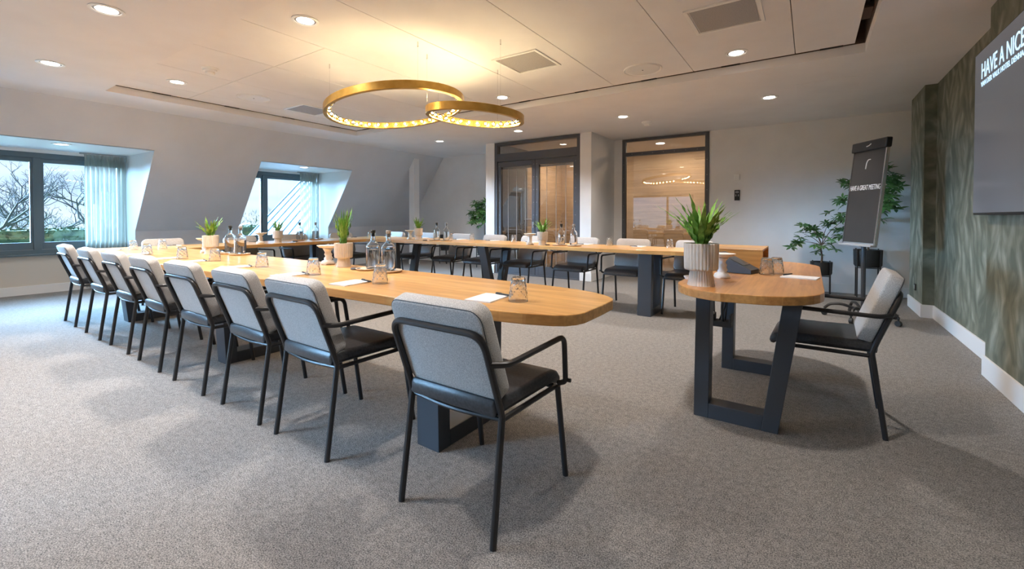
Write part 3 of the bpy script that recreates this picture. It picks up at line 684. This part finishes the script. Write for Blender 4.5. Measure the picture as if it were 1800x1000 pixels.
for y, w in ((2.45,'on the cross table beside the wide dormer'),(3.55,'on the cross table behind the near bottles'),(4.72,'on the cross table by its bottles'),(5.45,'at the far corner')):
    setpad(-7.55, y, R(-90), w)
for i, x in enumerate(far_x): setpad(x/S_+.16, 6.1, R(180), 'at the %s far place from the sloped wall' % ords[i])
setpad(-.055, 3.62, R(80), 'on the presenter table')

# bottles on trays
def make_bottle(stopper):
    o = root('water_bottle', '', 'bottle')
    MB().lathe([(0,.0),(.045,.0),(.053,.006),(.055,.02),(.055,.165),(.052,.185),(.042,.202),(.026,.214),(.020,.222),(.0175,.235),(.0175,.268),(.021,.270),(.021,.280),(.017,.282),
                (.0145,.280),(.0145,.235),(.017,.222),(.024,.211),(.040,.198),(.0495,.183),(.052,.165),(.052,.02),(.045,.010),(0,.010)], 28).build('body', m_glass, o, ang=40)
    MB().lathe([(0,.0105),(.0448,.0108),(.0515,.021),(.0515,.150),(0,.150)], 28).build('water', m_water, o, ang=40)
    MB().lathe([(0,.255),(.0135,.255),(.0135,.281),(.019,.283),(.020,.302),(.017,.306),(0,.306)], 18).build('stopper', stopper, o)
    return o
bb = make_bottle(m_black); bw = make_bottle(m_grey)
def make_tray():
    o = MB().lathe([(0,0),(.085,0),(.100,.006),(.105,.014),(.102,.016),(.094,.010),(.085,.008),(0,.008)], 36).build('round_tray', m_tray, ang=40)
    return tag(o, '', 'tray')
tr = make_tray(); TRAYM = tr
bpos = [((-2.86,2.245),(-2.665,2.235),'on the near row'),((-5.40,2.29),(-5.18,2.30),'on the near row towards the windows'),((-7.45,4.28),(-7.45,4.58),'on the cross table'),
        ((-5.44,5.63),(-5.24,5.66),'on the far table by the alcove'),((-3.02,5.72),(-2.82,5.72),'on the far table before the doors')]
for i, (a, b, w) in enumerate(bpos):
    for k, (p, src, sn) in enumerate(((a, bb, 'black stopper'), (b, bw, 'grey stopper'))):
        lt = 'round tray under the %s bottle %s' % (sn, w); lb = 'water bottle with %s %s' % (sn, w)
        if i == 0 and k == 0: t = tr; t['label'] = lt; t['group'] = 'round bottle trays'
        else: t = dup(tr, (0,0,0), 0, lt)
        t.location = (p[0]+.02*(1 if k else -1), p[1]-.02, Z)
        if i == 0: q = src; q['label'] = lb; q['group'] = 'glass water bottles'
        else: q = dup(src, (0,0,0), 0, lb)
        q.location = (p[0], p[1], Z+.0085)
# dark puck coasters
cst = MB().lathe([(0,0),(.036,0),(.038,.003),(.038,.010),(.035,.013),(0,.013)], 28).build('coaster_puck', m_steel)
tag(cst, 'dark round table puck beside the near fluted pot', 'coaster', 'dark round table pucks'); cst.location = (-2.98, 2.17, Z)
for x, y, l in ((-5.62,5.52,'dark round table puck beside the bottles by the alcove'),(-3.2,5.62,'dark round table puck beside the bottles before the doors'),(-7.1,4.0,'dark round table puck on the cross table')):
    dup(cst, (x, y, Z), 0, l)
# cake stands with a knobbly stem
def make_stand():
    o = root('cake_stand', '', 'stand')
    MB().lathe([(0,.138),(.03,.140),(.075,.150),(.092,.164),(.094,.168),(.088,.168),(.07,.160),(0,.156)], 36).build('plate', m_plate, o, ang=50)
    b = bmesh.new()
    prof = [(0,0),(.052,0),(.056,.012),(.048,.030),(.030,.040),(.036,.055),(.026,.072),(.032,.090),(.024,.106),(.032,.122),(.044,.138),(0,.139)]
    m_ = MB().lathe(prof, 24)
    m_.v = [(x*(1+.14*math.sin(3*math.atan2(y, x)+z*70)), y*(1+.14*math.sin(3*math.atan2(y, x)+z*70)), z) for x, y, z in m_.v]
    m_.build('stem', m_plate, o, ang=80); b.free()
    return o
cs_ = make_stand()
spos = [((-3.50,2.27),'beside the near fluted pot'),((-5.80,2.2),'beside the pot on the near row towards the windows'),((-7.05,3.42),'on the cross table'),
        ((-6.15,5.66),'on the far table by the post'),((-3.47,5.57),'on the far table before the doors'),((-.50,3.31),'on the presenter table')]
for i, ((x, y), w) in enumerate(spos):
    l = 'off-white cake stand with knobbly stem '+w
    if i == 0: cs_.location = (x, y, Z); tag(cs_, l, 'stand', 'knobbly cake stands')
    else: dup(cs_, (x, y, Z), i*1.1, l, scale=(.9,.9,1) if i == 5 else None)
# fluted pots with ferns
def leaf(L, w, curve, wave, ph, n=14, droop=0.0, m_=None):
    v = []; f = []
    for i in range(n+1):
        t = i/n; s = t*L
        out_ = curve*t**1.7*L; z = s*(1-.25*curve*t)-droop*t**3*L
        ww = w*math.sin(math.pi*min(1, (t*.92+.08))**.8)*(1 if t < .97 else .4)
        for k in (-1, 0, 1):
            wv = wave*math.sin(i*1.9+ph+(k*.8))*abs(k)*ww*1.2
            v.append((out_+wv-(abs(k)*-.15*ww), k*ww*(1+.12*math.sin(i*2.3+ph)), z+.10*wv))
    for i in range(n):
        for k in (0, 1): f.append((i*3+k, i*3+k+1, (i+1)*3+k+1, (i+1)*3+k))
    return MB().add(v, f)
def make_fern(seed, nl, L, spread, bent, wl=.016):
    rnd = random.Random(seed)
    o = root('potted_fern', '', 'plant')
    fl = lambda i, a: 1+(.016 if i % 3 else -.028)
    MB().lathe([(0,0),(.062,0),(.058,.02),(.050,.072),(.050,.076)], 90, flute=fl).build('pot_foot', m_pot, o, ang=9)
    MB().lathe([(0,.076),(.066,.076),(.074,.080),(.076,.086),(.078,.205),(.075,.208),(.070,.205),(.070,.190),(0,.190)], 90, flute=fl).build('pot', m_pot, o, ang=9)
    MB().lathe([(0,.188),(.068,.190),(.05,.196),(0,.198)], 20).build('soil', m_soil, o)
    shapes = [leaf(L*rnd.uniform(.75, 1), wl*rnd.uniform(.8, 1.2), spread*rnd.uniform(.3, 1.0), .5, rnd.uniform(0, 6), droop=rnd.uniform(0, .1)).build('leaf', m_leaf, o, ang=80) for _ in range(5)]
    for i in range(nl):
        b = shapes[i % 5] if i < 5 else shapes[i % 5].copy()
        if i >= 5: C.objects.link(b); b.parent = o
        a = 2.4*i+rnd.uniform(-.3, .3); rr = .012+.014*rnd.random()
        tilt = rnd.uniform(.0, bent)
        b.location = (rr*math.cos(a), rr*math.sin(a), .194)
        b.rotation_euler = (0, tilt, a); b.scale = (1, 1, rnd.uniform(.75, 1.1))
    return o
f1 = make_fern(3, 36, .30, .40, .42, .0125)
f2 = make_fern(5, 28, .36, .15, .17, .012)
f3 = make_fern(9, 20, .29, .45, .45, .013)
f1.location = (-.555, 2.885, Z); f1.scale = (1.27, 1.27, 1.24)
tag(f1, 'large fluted cream pot with wavy fern on the presenter table', 'plant', 'potted ferns')
f2.location = (-3.25, 2.25, Z); f2.scale = (.95,.95,.95); tag(f2, 'fluted cream pot with upright slender fern in the middle of the near row', 'plant', 'potted ferns')
f3.location = (-5.57, 2.16, Z); tag(f3, 'fluted cream pot with splayed fern on the near row towards the windows', 'plant', 'potted ferns')
dup(f3, (-7.0, 3.66, Z), 1.9, 'cream pot with backlit fern on the cross table before the dormer', scale=(.95,.95,.95))
dup(f3, (-5.93, 5.66, Z), 3.4, 'cream pot with fern on the far table before the post', scale=(1,1,1.0))
dup(f3, (-3.27, 5.6, Z), 4.4, 'cream pot with fern on the far table before the glass doors', scale=(1,1,.95))
# wooden box and conference phone on the presenter table
o = root('wooden_box', 'low oak box standing on the presenter table, open towards the screen', 'box', (-.62, 4.25, Z))
MB().box(-.10,.312,-.285,.285,.145,.160).build('lid', m_woodx, o, smooth=False, bevel=.002)
MB().box(-.10,.312,-.285,-.268,0,.145).build('front_panel', m_woodx, o, smooth=False)
MB().box(-.10,.312,.268,.285,0,.145).build('back_panel', m_woodx, o, smooth=False)
MB().box(-.10,-.083,-.268,.268,0,.145).build('side_panel', m_woodx, o, smooth=False)
MB().box(.20,.21,-.268,.268,0.0,.145).build('socket_plate', m_steel, o, smooth=False)
o = root('desk_console', 'dark wedge-shaped desk console with sloping screen before the wooden box', 'console', (-.46, 3.72, Z), R(-14))
MB().add([(-.12,-.08,0),(.13,-.08,0),(.13,-.08,.03),(-.12,-.08,.15),(-.12,.08,0),(.13,.08,0),(.13,.08,.03),(-.12,.08,.15)], [(0,1,2,3),(7,6,5,4),(0,4,5,1),(1,5,6,2),(2,6,7,3),(3,7,4,0)]).build('body', m_steel, o, smooth=False, bevel=.004)
MB().add([(-.10,-.07,.1435),(.07,-.07,.0620),(.07,.07,.0620),(-.10,.07,.1435)], [(0,1,2,3)]).build('screen', mat('console_screen', (.12,.12,.13), .12), o, smooth=False)
o = root('remote_dish', 'small pale dish behind the large fluted pot', 'dish', (-.665, 3.12, Z))
MB().lathe([(0,0),(.035,0),(.045,.02),(.042,.022),(.033,.006),(0,.006)], 24).build('dish', m_plate, o)

# ------------------------------------------------------------------ screen
TVX = 1.0
o = root('wall_screen', 'large dark wall screen showing a white welcome message', 'screen', (TVX, 3.585, 1.774))
MB().box(0,.045,-1.045,1.045,-.588,.588).build('casing', m_black, o, smooth=False, bevel=.004)
m_scr = mat('screen_glass', (.075, .075, .085), .18)
m_scr.node_tree.nodes['Principled BSDF'].inputs['Emission Color'].default_value = (.10, .11, .13, 1); m_scr.node_tree.nodes['Principled BSDF'].inputs['Emission Strength'].default_value = .45
MB().box(-.003,.0,-1.033,1.033,-.572,.578).build('display', m_scr, o, smooth=False)
MB().box(.045,.07,-.5,.5,-.3,.3).build('wall_mount', m_black, o, smooth=False)
def text(name, body, size, m, ex=.0008, sx=1.0, align='LEFT'):
    cu = bpy.data.curves.new(name, 'FONT'); cu.body = body; cu.size = size; cu.extrude = ex; cu.align_x = align; cu.space_character = 1.0; cu.resolution_u = 3
    t = bpy.data.objects.new(name, cu); C.objects.link(t)
    dg = bpy.context.evaluated_depsgraph_get(); me = bpy.data.meshes.new_from_object(t.evaluated_get(dg))
    C.objects.unlink(t); bpy.data.objects.remove(t)
    me.materials.clear(); me.materials.append(m)
    ob = bpy.data.objects.new(name, me); C.objects.link(ob); ob.scale = (sx, 1, 1); return ob
Mtv = Matrix(((0,0,-1),(-1,0,0),(0,1,0))).to_euler()   # text x -> -y, text y -> z, normal -> -x
for body, size, y, z, wd in (('HAVE A NICE DAY', .158, 4.475-3.585, 2.150-1.774, 1.06), ('VAN DER VALK HOTEL DENHAAG -', .052, 4.475-3.585, 2.094-1.774, .86)):
    t = text('lettering', body, size, m_text); t.scale = (wd/t.dimensions.x, 1, 1)
    t.parent = o; t.location = (-.0042, y, z); t.rotation_euler = Mtv
# wall switches, socket
o = root('light_switch', 'white square switch on the back wall, above the dark keypad', 'switch', (-1.055, YB, 1.855)); MB().box(-.045,.045,-.03,0,-.05,.05).build('housing', m_plast, o, smooth=False, bevel=.006); MB().box(-.032,.032,-.034,-.03,-.036,.036).build('rocker', m_plast, o, smooth=False, bevel=.003)
o = root('keypad', 'dark wall keypad below the white switch', 'keypad', (-1.05, YB, 1.545)); MB().box(-.042,.042,-.018,0,-.09,.09).build('housing', m_black, o, smooth=False, bevel=.004)
MB().box(-.026,-.002,-.021,-.018,.035,.072).build('button', m_grey, o, smooth=False); MB().box(.002,.026,-.021,-.018,.035,.072).build('button', m_grey, o, smooth=False)
MB().box(-.026,-.012,-.021,-.018,-.02,.015).build('button', m_grey, o, smooth=False); MB().box(.012,.026,-.021,-.018,-.02,.015).build('button', m_grey, o, smooth=False)
o = root('wall_socket', 'small black wall socket on the green column', 'socket', (1.085, 7.29, .305)); MB().box(-.012,0,-.04,.04,-.04,.04).build('plate', m_black, o, smooth=False, bevel=.003); MB().box(-.016,-.012,-.022,.022,-.022,.022).build('insert', m_grey, o, smooth=False)

# ------------------------------------------------------------------ flip chart
A = Vector((.585, 6.16)); B = Vector((.325, 6.59)); mid = (A+B)/2
ux = (A-B).normalized(); wdt = (A-B).length     # from far edge to near edge: reading direction
o = root('flip_chart', 'tall black flip chart on a wheeled star base', 'flip chart', (mid.x, mid.y, 0), math.atan2(ux.y, ux.x))
# local frame: x along the board, -y towards the readers
tl = .115
def bd(x, h, d): return (x, h*tl+d, .86+h)
hw = wdt/2; Hh = 1.17
def board(x0, x1, h0, h1, d0, d1): return MB().hexa([bd(x0,h0,d0), bd(x1,h0,d0), bd(x1,h1,d0), bd(x0,h1,d0)], [bd(x0,h0,d1), bd(x1,h0,d1), bd(x1,h1,d1), bd(x0,h1,d1)])
board(-hw, hw, 0, Hh, 0, .022).build('board', m_grey, o, smooth=False)
board(-hw+.012, hw-.02, .02, Hh-.09, -.006, -.001).build('paper_pad', noisy(mat('black_cover', (.05,.046,.044), .28), (.045,.042,.04), (.06,.055,.052), 2), o, smooth=False)
board(hw-.016, hw, 0, Hh, -.012, 0).build('edge_profile', m_chrome, o, smooth=False)
board(-hw, -hw+.010, 0, Hh, -.012, 0).build('edge_profile', m_chrome, o, smooth=False)
board(-hw, hw, -.02, .0, -.05, .02).build('pen_tray', m_grey, o, smooth=False, bevel=.004)
cl = board(-hw-.012, hw+.012, Hh-.10, Hh+.012, -.035, .03).build('clamp_bar', m_tube, o, smooth=False, bevel=.012)
m_wt = mat('white_print', (.85,.84,.82), .5)
t = text('lettering', 'HAVE A GREAT MEETING', .082, m_wt, sx=.50, align='CENTER'); t.parent = o; t.location = bd(-.005, .62, -.0085); t.rotation_euler = (R(90)-math.atan(tl), 0, 0)
emb = MB().tube([bd(-.03, .86, -.0075), bd(-.025, .93, -.0075), bd(-.005, .965, -.0075), bd(.03, .965, -.0075)], .006, 6, .03).build('emblem', m_wt, o)
MB().tube([bd(-.02, Hh-.055, -.037), bd(.02, Hh-.048, -.037), bd(.045, Hh-.03, -.037)], .005, 6, .02).build('emblem', m_wt, cl)
MB().lathe([(0,.10),(.022,.10),(.022,.92),(0,.92)], 18, c=(0,.06,0)).build('post', m_steel, o)
MB().lathe([(0,.9),(.016,.9),(.016,1.5),(0,1.5)], 14, c=(0,.085,0)).build('upper_post', m_chrome, o)
MB().box(-.03,.03,.03,.10,.93,.99).build('hinge', m_black, o, smooth=False, bevel=.004)
MB().lathe([(0,.07),(.05,.07),(.045,.12),(.025,.14),(0,.14)], 20, c=(0,.06,0)).build('hub', m_black, o)
for i in range(5):
    a = R(20+72*i); c, s = math.cos(a), math.sin(a)
    lg = MB().tube([(0+.03*c,.06+.03*s,.10),(.2*c,.06+.2*s,.155),(.31*c,.06+.31*s,.14),(.36*c,.06+.36*s,.085)], .016, 10, .08, 5).build('leg', m_tube, o)
    MB().tube([(.36*c-.015*s,.06+.36*s+.015*c,.03),(.36*c+.015*s,.06+.36*s-.015*c,.03)], .03, 16).tube([(.36*c,.06+.36*s,.085),(.36*c,.06+.36*s,.035)], .008, 8).build('caster', m_black, lg)
loop = MB().tube([(.05,.02,.10),(.30,-.10,.11),(.36,.06,.11),(.30,.24,.11),(.05,.10,.10)], .014, 10, .12, 6).build('leg', m_tube, o)

# ------------------------------------------------------------------ trees in stands
def leafcluster(n=7, L=.125, w=.0185):
    v = []; f = []
    for i in range(n):
        a = 2*math.pi*i/n+random.uniform(-.2, .2); l = L*random.uniform(.7, 1.05); dz = random.uniform(-.5, .1)
        ca, sa = math.cos(a), math.sin(a); b = len(v)
        for t, ww in ((.04,.1),(.3,.8),(.6,1),(.85,.5),(1,.02)):
            x, z = l*t, dz*l*t*t+.02*t
            for k in (-1, 0, 1): v.append((x*ca-k*w*ww*sa, x*sa+k*w*ww*ca, z+abs(k)*.006*ww))
        for q in range(4):
            for k in (0, 1): f.append((b+q*3+k, b+q*3+k+1, b+(q+1)*3+k+1, b+(q+1)*3+k))
    return MB().add(v, f)
clusters = []
def pot_tree(label, loc, rz, stand_z, pot_r, pot_h, trunk_h, cl_list, sc=1.0, seed=1):
    rnd = random.Random(seed)
    o = root('potted_tree', label, 'plant', loc, rz, 'leafy trees in black stands')
    MB().lathe([(0,stand_z+.004),(pot_r*.86,stand_z+.004),(pot_r*.96,stand_z+.03),(pot_r,stand_z+pot_h),(pot_r*.94,stand_z+pot_h),(pot_r*.92,stand_z+pot_h-.03),(0,stand_z+pot_h-.03)], 32).build('pot', m_black, o, ang=50)
    MB().lathe([(0,stand_z+pot_h-.03),(pot_r*.9,stand_z+pot_h-.03),(0,stand_z+pot_h-.012)], 20).build('soil', m_soil, o)
    for k in range(4):
        a = R(45+90*k); x, y = (pot_r+.012)*math.cos(a), (pot_r+.012)*math.sin(a)
        MB().box(x-.008,x+.008,y-.008,y+.008,0,stand_z+pot_h+.01).build('stand_leg', m_tube, o, smooth=False)
    d = (pot_r+.012)*math.cos(R(45))
    for sgn in ((-1),(1)):
        MB().box(-d,d,sgn*d-.006,sgn*d+.006,stand_z-.012,stand_z).build('stand_bar', m_tube, o, smooth=False)
        MB().box(sgn*d-.006,sgn*d+.006,-d,d,stand_z-.012,stand_z).build('stand_bar', m_tube, o, smooth=False)
    if not trunk_h: return o
    z0 = stand_z+pot_h-.03; zt = z0+trunk_h
    MB().tube([(0,0,z0),(.01,.012,z0+trunk_h*.35),(-.008,.005,z0+trunk_h*.7),(0,0,zt)], .013, 8, .1, r1=.008).build('trunk', m_bark, o)
    br = MB()
    for (dx, dy, dz, n) in cl_list:
        e = Vector((dx, dy, zt+dz)); br.tube([(0,0,zt-.02),(dx*.4,dy*.4,zt+dz*.55),tuple(e)], .006, 6, .1, r1=.003)
        for i in range(int(n*1.6)):
            if len(clusters) < 6:
                b = leafcluster().build('leaf', m_leaf2, o, ang=80); clusters.append(b)
            else:
                b = clusters[rnd.randrange(6)].copy(); C.objects.link(b); b.parent = o
            b.location = e+Vector((rnd.gauss(0,.05),rnd.gauss(0,.05),rnd.gauss(0,.05)))
            b.rotation_euler = (rnd.uniform(-.6,.6), rnd.uniform(-.6,.6), rnd.uniform(0,6.28)); b.scale = [sc*rnd.uniform(.8,1.15)]*3
    br.build('branches', m_bark, o)
    return o
pot_tree('small leafy tree in a black bowl on a low black stand', (.14, 8.05, 0), 0, .30, .14, .20, .30,
         [(-.30,-.05,.03,4),(-.14,.05,.24,4),(.08,.0,.30,4),(.25,.05,.16,4),(.10,-.1,.02,3),(-.05,.1,.12,3),(-.22,.0,.14,3),(.22,-.05,.32,3),(-.02,-.05,-.10,2)], 1.0, 4)
pot_tree('tall leafy tree on a high black stand behind the flip chart', (.69, 8.12, 0), 0, .45, .17, .25, .62,
         [(-.30,-.05,.10,4),(-.2,.0,.35,4),(0,0,.5,5),(.15,.05,.62,5),(.22,.0,.35,5),(.20,-.1,.12,5),(.2,.05,-.05,4),(.05,-.08,.2,4),(.22,-.05,.48,4),(.12,.0,-.12,3),(-.35,0,-.06,2),(.22,-.05,.20,4)], 1.1, 8)
pot_tree('leafy tree in the alcove behind the far row', (-6.22, 8.0, 0), 0, .30, .17, .22, .60,
         [(-.34,.0,.05,5),(-.18,.05,.22,5),(-.05,0,.36,5),(-.26,.05,.34,4),(.10,-.05,.12,4),(-.2,-.05,-.05,4),(.02,-.05,.0,4),(-.05,0,.15,5),(.12,.0,.36,4),(-.36,0,.18,3)], 1.15, 12)
pot_tree('black planter on a stand in the alcove, its plant hidden', (-7.55, 8.15, 0), 0, .34, .15, .38, 0, [], 1, 3)

# ------------------------------------------------------------------ curtains
def curtain(y0, y1, label, folds):
    n = 110; v = []; f = []; zs = [2.155, 2.10, 2.04, 1.6, 1.0, .4, .04]
    o = root('curtain', label, 'curtain', (-9.53, (y0+y1)/2, 0), 0, 'sheer grey curtains')
    h = (y1-y0)/2
    for j, z in enumerate(zs):
        amp = .012 if j == 0 else (.018 if j == 1 else .042)
        for i in range(n+1):
            t = i/n; ph = folds*2*math.pi*t+.5*math.sin(9*t+j*.25)
            v.append((amp*math.sin(ph)+.010*math.sin(ph*.37+j*.4), -h+2*h*t+.006*math.sin(j*1.3+t*20), z))
    for j in range(len(zs)-1):
        for i in range(n): a = j*(n+1)+i; f.append((a, a+1, a+n+2, a+n+1))
    MB().add(v, f).build('cloth', m_curt, o, ang=80)
    MB().box(-.012,.012,-h-.05,h+.0,2.158,2.175).build('curtain_rail', m_grey, o, smooth=False)
curtain(1.93, 2.455, 'sheer grey curtain drawn aside in the wider dormer', 10); curtain(5.48, 5.95, 'sheer grey curtain drawn aside in the narrower dormer', 8)

# ------------------------------------------------------------------ outside
st(box('ground_outside', -160, -9.85, -80, 120, -3.3, -3.2, noisy(mat('grass_ground', (.15,.22,.10), .95), (.10,.17,.07), (.22,.28,.16), 2)))
st(box('ground_front', -80, 60, -120, -2.6, -3.3, -3.2, noisy(mat('pale_ground', (.5,.5,.5), .95), (.05,.06,.055), (.11,.12,.11), 1)))
m_hedge = noisy(mat('hedge_green', (.05,.09,.05), .9), (.03,.055,.03), (.12,.17,.09), 3, detail=8, bump=1)
rnd = random.Random(2)
def hedge(label, x, y0, y1, z1, th):
    mb = MB(); n = int((y1-y0)/.5)
    for i in range(n):
        pass
    o = box('hedge', x-th, x, y0, y1, -3.2, z1, m_hedge); tag(o, label, 'hedge')
    lf = MB()
    for i in range(5200):
        y = rnd.uniform(y0, y1); top = rnd.random() < .25
        if top: p = Vector((x-rnd.uniform(0, th), y, z1))
        else: p = Vector((x, y, rnd.uniform(-2.4, z1)))
        s = rnd.uniform(.05, .14); a = Vector((rnd.gauss(0,1), rnd.gauss(0,1), rnd.gauss(0,1))).normalized()*s; b = a.orthogonal().normalized()*s*.6
        p += Vector((.03+rnd.random()*.08, 0, rnd.random()*.08 if top else 0)) - o.location
        k = len(lf.v); lf.v += [tuple(p-a), tuple(p+b), tuple(p+a), tuple(p-b)]; lf.f.append((k, k+1, k+2, k+3))
    l = lf.build('leaves', m_hedge, o, smooth=False); l['kind'] = 'stuff'
    return o
hedge('long clipped green hedge outside the dormer windows', -32, -5, 42, .46, 1.5)
m_branch = mat('bare_branch', (.07, .06, .06), .95)
def bare_tree(label, loc, h, seed, lean=0):
    rnd = random.Random(seed); mb = MB()
    def grow(p, d, l, r, depth):
        q = p+d*l; mid_ = p+d*l*.5+Vector((rnd.gauss(0,1), rnd.gauss(0,1), rnd.gauss(0,1)))*l*.07
        mb.tube([p, mid_, q], r, 5 if depth < 2 else 4, r1=r*.68)
        if depth == 6: return
        for k in range(3 if depth < 4 else 2):
            nd = (d+Vector((rnd.gauss(0,1), rnd.gauss(0,1), rnd.gauss(0,.6)+.25))*.55).normalized()
            grow(q, nd, l*rnd.uniform(.62, .82), r*.62, depth+1)
    grow(Vector((0,0,0)), Vector((0, lean, 1)).normalized(), h*.26, h*.019, 0)
    o = mb.build('bare_tree', m_branch, ang=60); o.location = loc; return tag(o, label, 'tree', 'bare winter trees')
bare_tree('big bare tree behind the hedge at the near edge of the wide window', (-36, 3.0, -3.2), 10.0, 3)
bare_tree('wide bare tree behind the hedge beside the white sign', (-37, 8.2, -3.2), 9.5, 11, .1)
bare_tree('thin bare tree behind the hedge between the two bigger ones', (-44, 6.2, -3.2), 9.5, 23)
bare_tree('low bare tree behind the hedge next to the window mullion', (-40, 4.6, -3.2), 8.0, 31, -.1)
m_bush = noisy(mat('winter_bush', (.1,.11,.1), .95), (.06,.075,.07), (.16,.17,.16), 2.5, detail=8, bump=1)
bmass = MB()
for i in range(60):
    y = -24+i*2.6+rnd.uniform(-1, 1); r = rnd.uniform(1.8, 3.6); x = -58-rnd.uniform(0, 14); zc = rnd.uniform(-2.0, .3)
    for k in range(330):
        d = Vector((rnd.gauss(0,1), rnd.gauss(0,1), rnd.gauss(0,1))).normalized()*r*rnd.uniform(.5, 1.05)
        if d.z < -r*.6: continue
        p = Vector((x, y, zc))+Vector((d.x, d.y*1.2, d.z)); q = (d.normalized()+Vector((rnd.gauss(0,.5), rnd.gauss(0,.5), .4+rnd.gauss(0,.4)))).normalized()*rnd.uniform(.3, .9)
        w = q.orthogonal().normalized()*rnd.uniform(.012, .05)
        j = len(bmass.v); bmass.v += [tuple(p-w), tuple(p+w), tuple(p+q)]; bmass.f.append((j, j+1, j+2))
o = bmass.build('treeline', m_bush, smooth=False); o['kind'] = 'stuff'; o['label'] = 'misty far line of grey-green bushes and trees beyond the hedge'; o['category'] = 'trees'
# white sign pole
o = root('sign_pole', 'white signpost with pale blue panels beside the hedge', 'sign', (-30.5, 6.75, -3.2))
MB().box(-.06,.06,-.22,.0,0,5.0).build('pole', m_plast, o, smooth=False)
for i in range(3):
    for k in range(3): MB().box(-.05,.05,.08+.24*i,.29+.24*i,4.2+.5*k,4.64+.5*k).build('panel', mat('sign_blue', (.35,.5,.6), .5), o, smooth=False)
# white railing and standing-seam roof outside the narrower dormer
o = root('roof_railing', 'white tube railing on the roof outside the narrower dormer', 'railing', (-12.2, 5.0, 0))
m_whm = mat('white_metal', (.85,.88,.9), .4)
for y in (.0, .35, 1.6): MB().tube([(0,y,-.6),(0,y,.88),(0,y+.12,.98),(0,y+.3,1.0)], .02, 8, .06).build('post', m_whm, o)
for z in (.25, .62): MB().tube([(0,-2.2,z),(0,1.9,z)], .014, 8).build('rail', m_whm, o)
st(box('roof_terrace', -13.5, -9.85, -4, 12, -.5, -.3, mat('roof_felt', (.35,.37,.36), .9)))
def roofp():
    mb = MB()
    # pitched plane rising towards the building's far side
    y0, y1 = 5.35, 9.3; z0, z1 = .12, 5.0
    a = [(-12.6,y0,z0),(-9.9,y0,z0),(-9.9,y1,z1),(-12.6+1.2,y1,z1)]
    o = root('metal_roof', 'pale standing-seam metal roof slope outside the narrower dormer', 'roof', (0,0,0))
    m_z = mat('pale_zinc', (.42,.44,.46), .6)
    MB().add(a+[(x, y+.05, z-.06) for x, y, z in a], [(0,1,2,3),(7,6,5,4),(0,4,5,1),(1,5,6,2),(2,6,7,3),(3,7,4,0)]).build('sheet', m_z, o, smooth=False)
    m_s = mat('seam_dark', (.05,.08,.10), .7)
    for k in range(8):
        t = k/7; b = Vector(a[0]).lerp(Vector(a[1]), t); c = Vector(a[3]).lerp(Vector(a[2]), t)
        MB().tube([b+Vector((0,-.02,.02)), c+Vector((0,-.02,.02))], .024, 4).build('seam', m_s, o, smooth=False)
roofp()

# everything standing on the tables, brought to the height and size of the tops
for o in C.objects:
    if o.parent is None and (o.get('category') in ('glass','notepad','pen','bottle','tray','coaster','stand','box','console','dish') or o.name.startswith('potted_fern')):
        x, y, z = o.location; o.location = (x*S_, y*S_, TZ+(z-.75)*S_+.0003); o.scale = [k*S_ for k in o.scale]
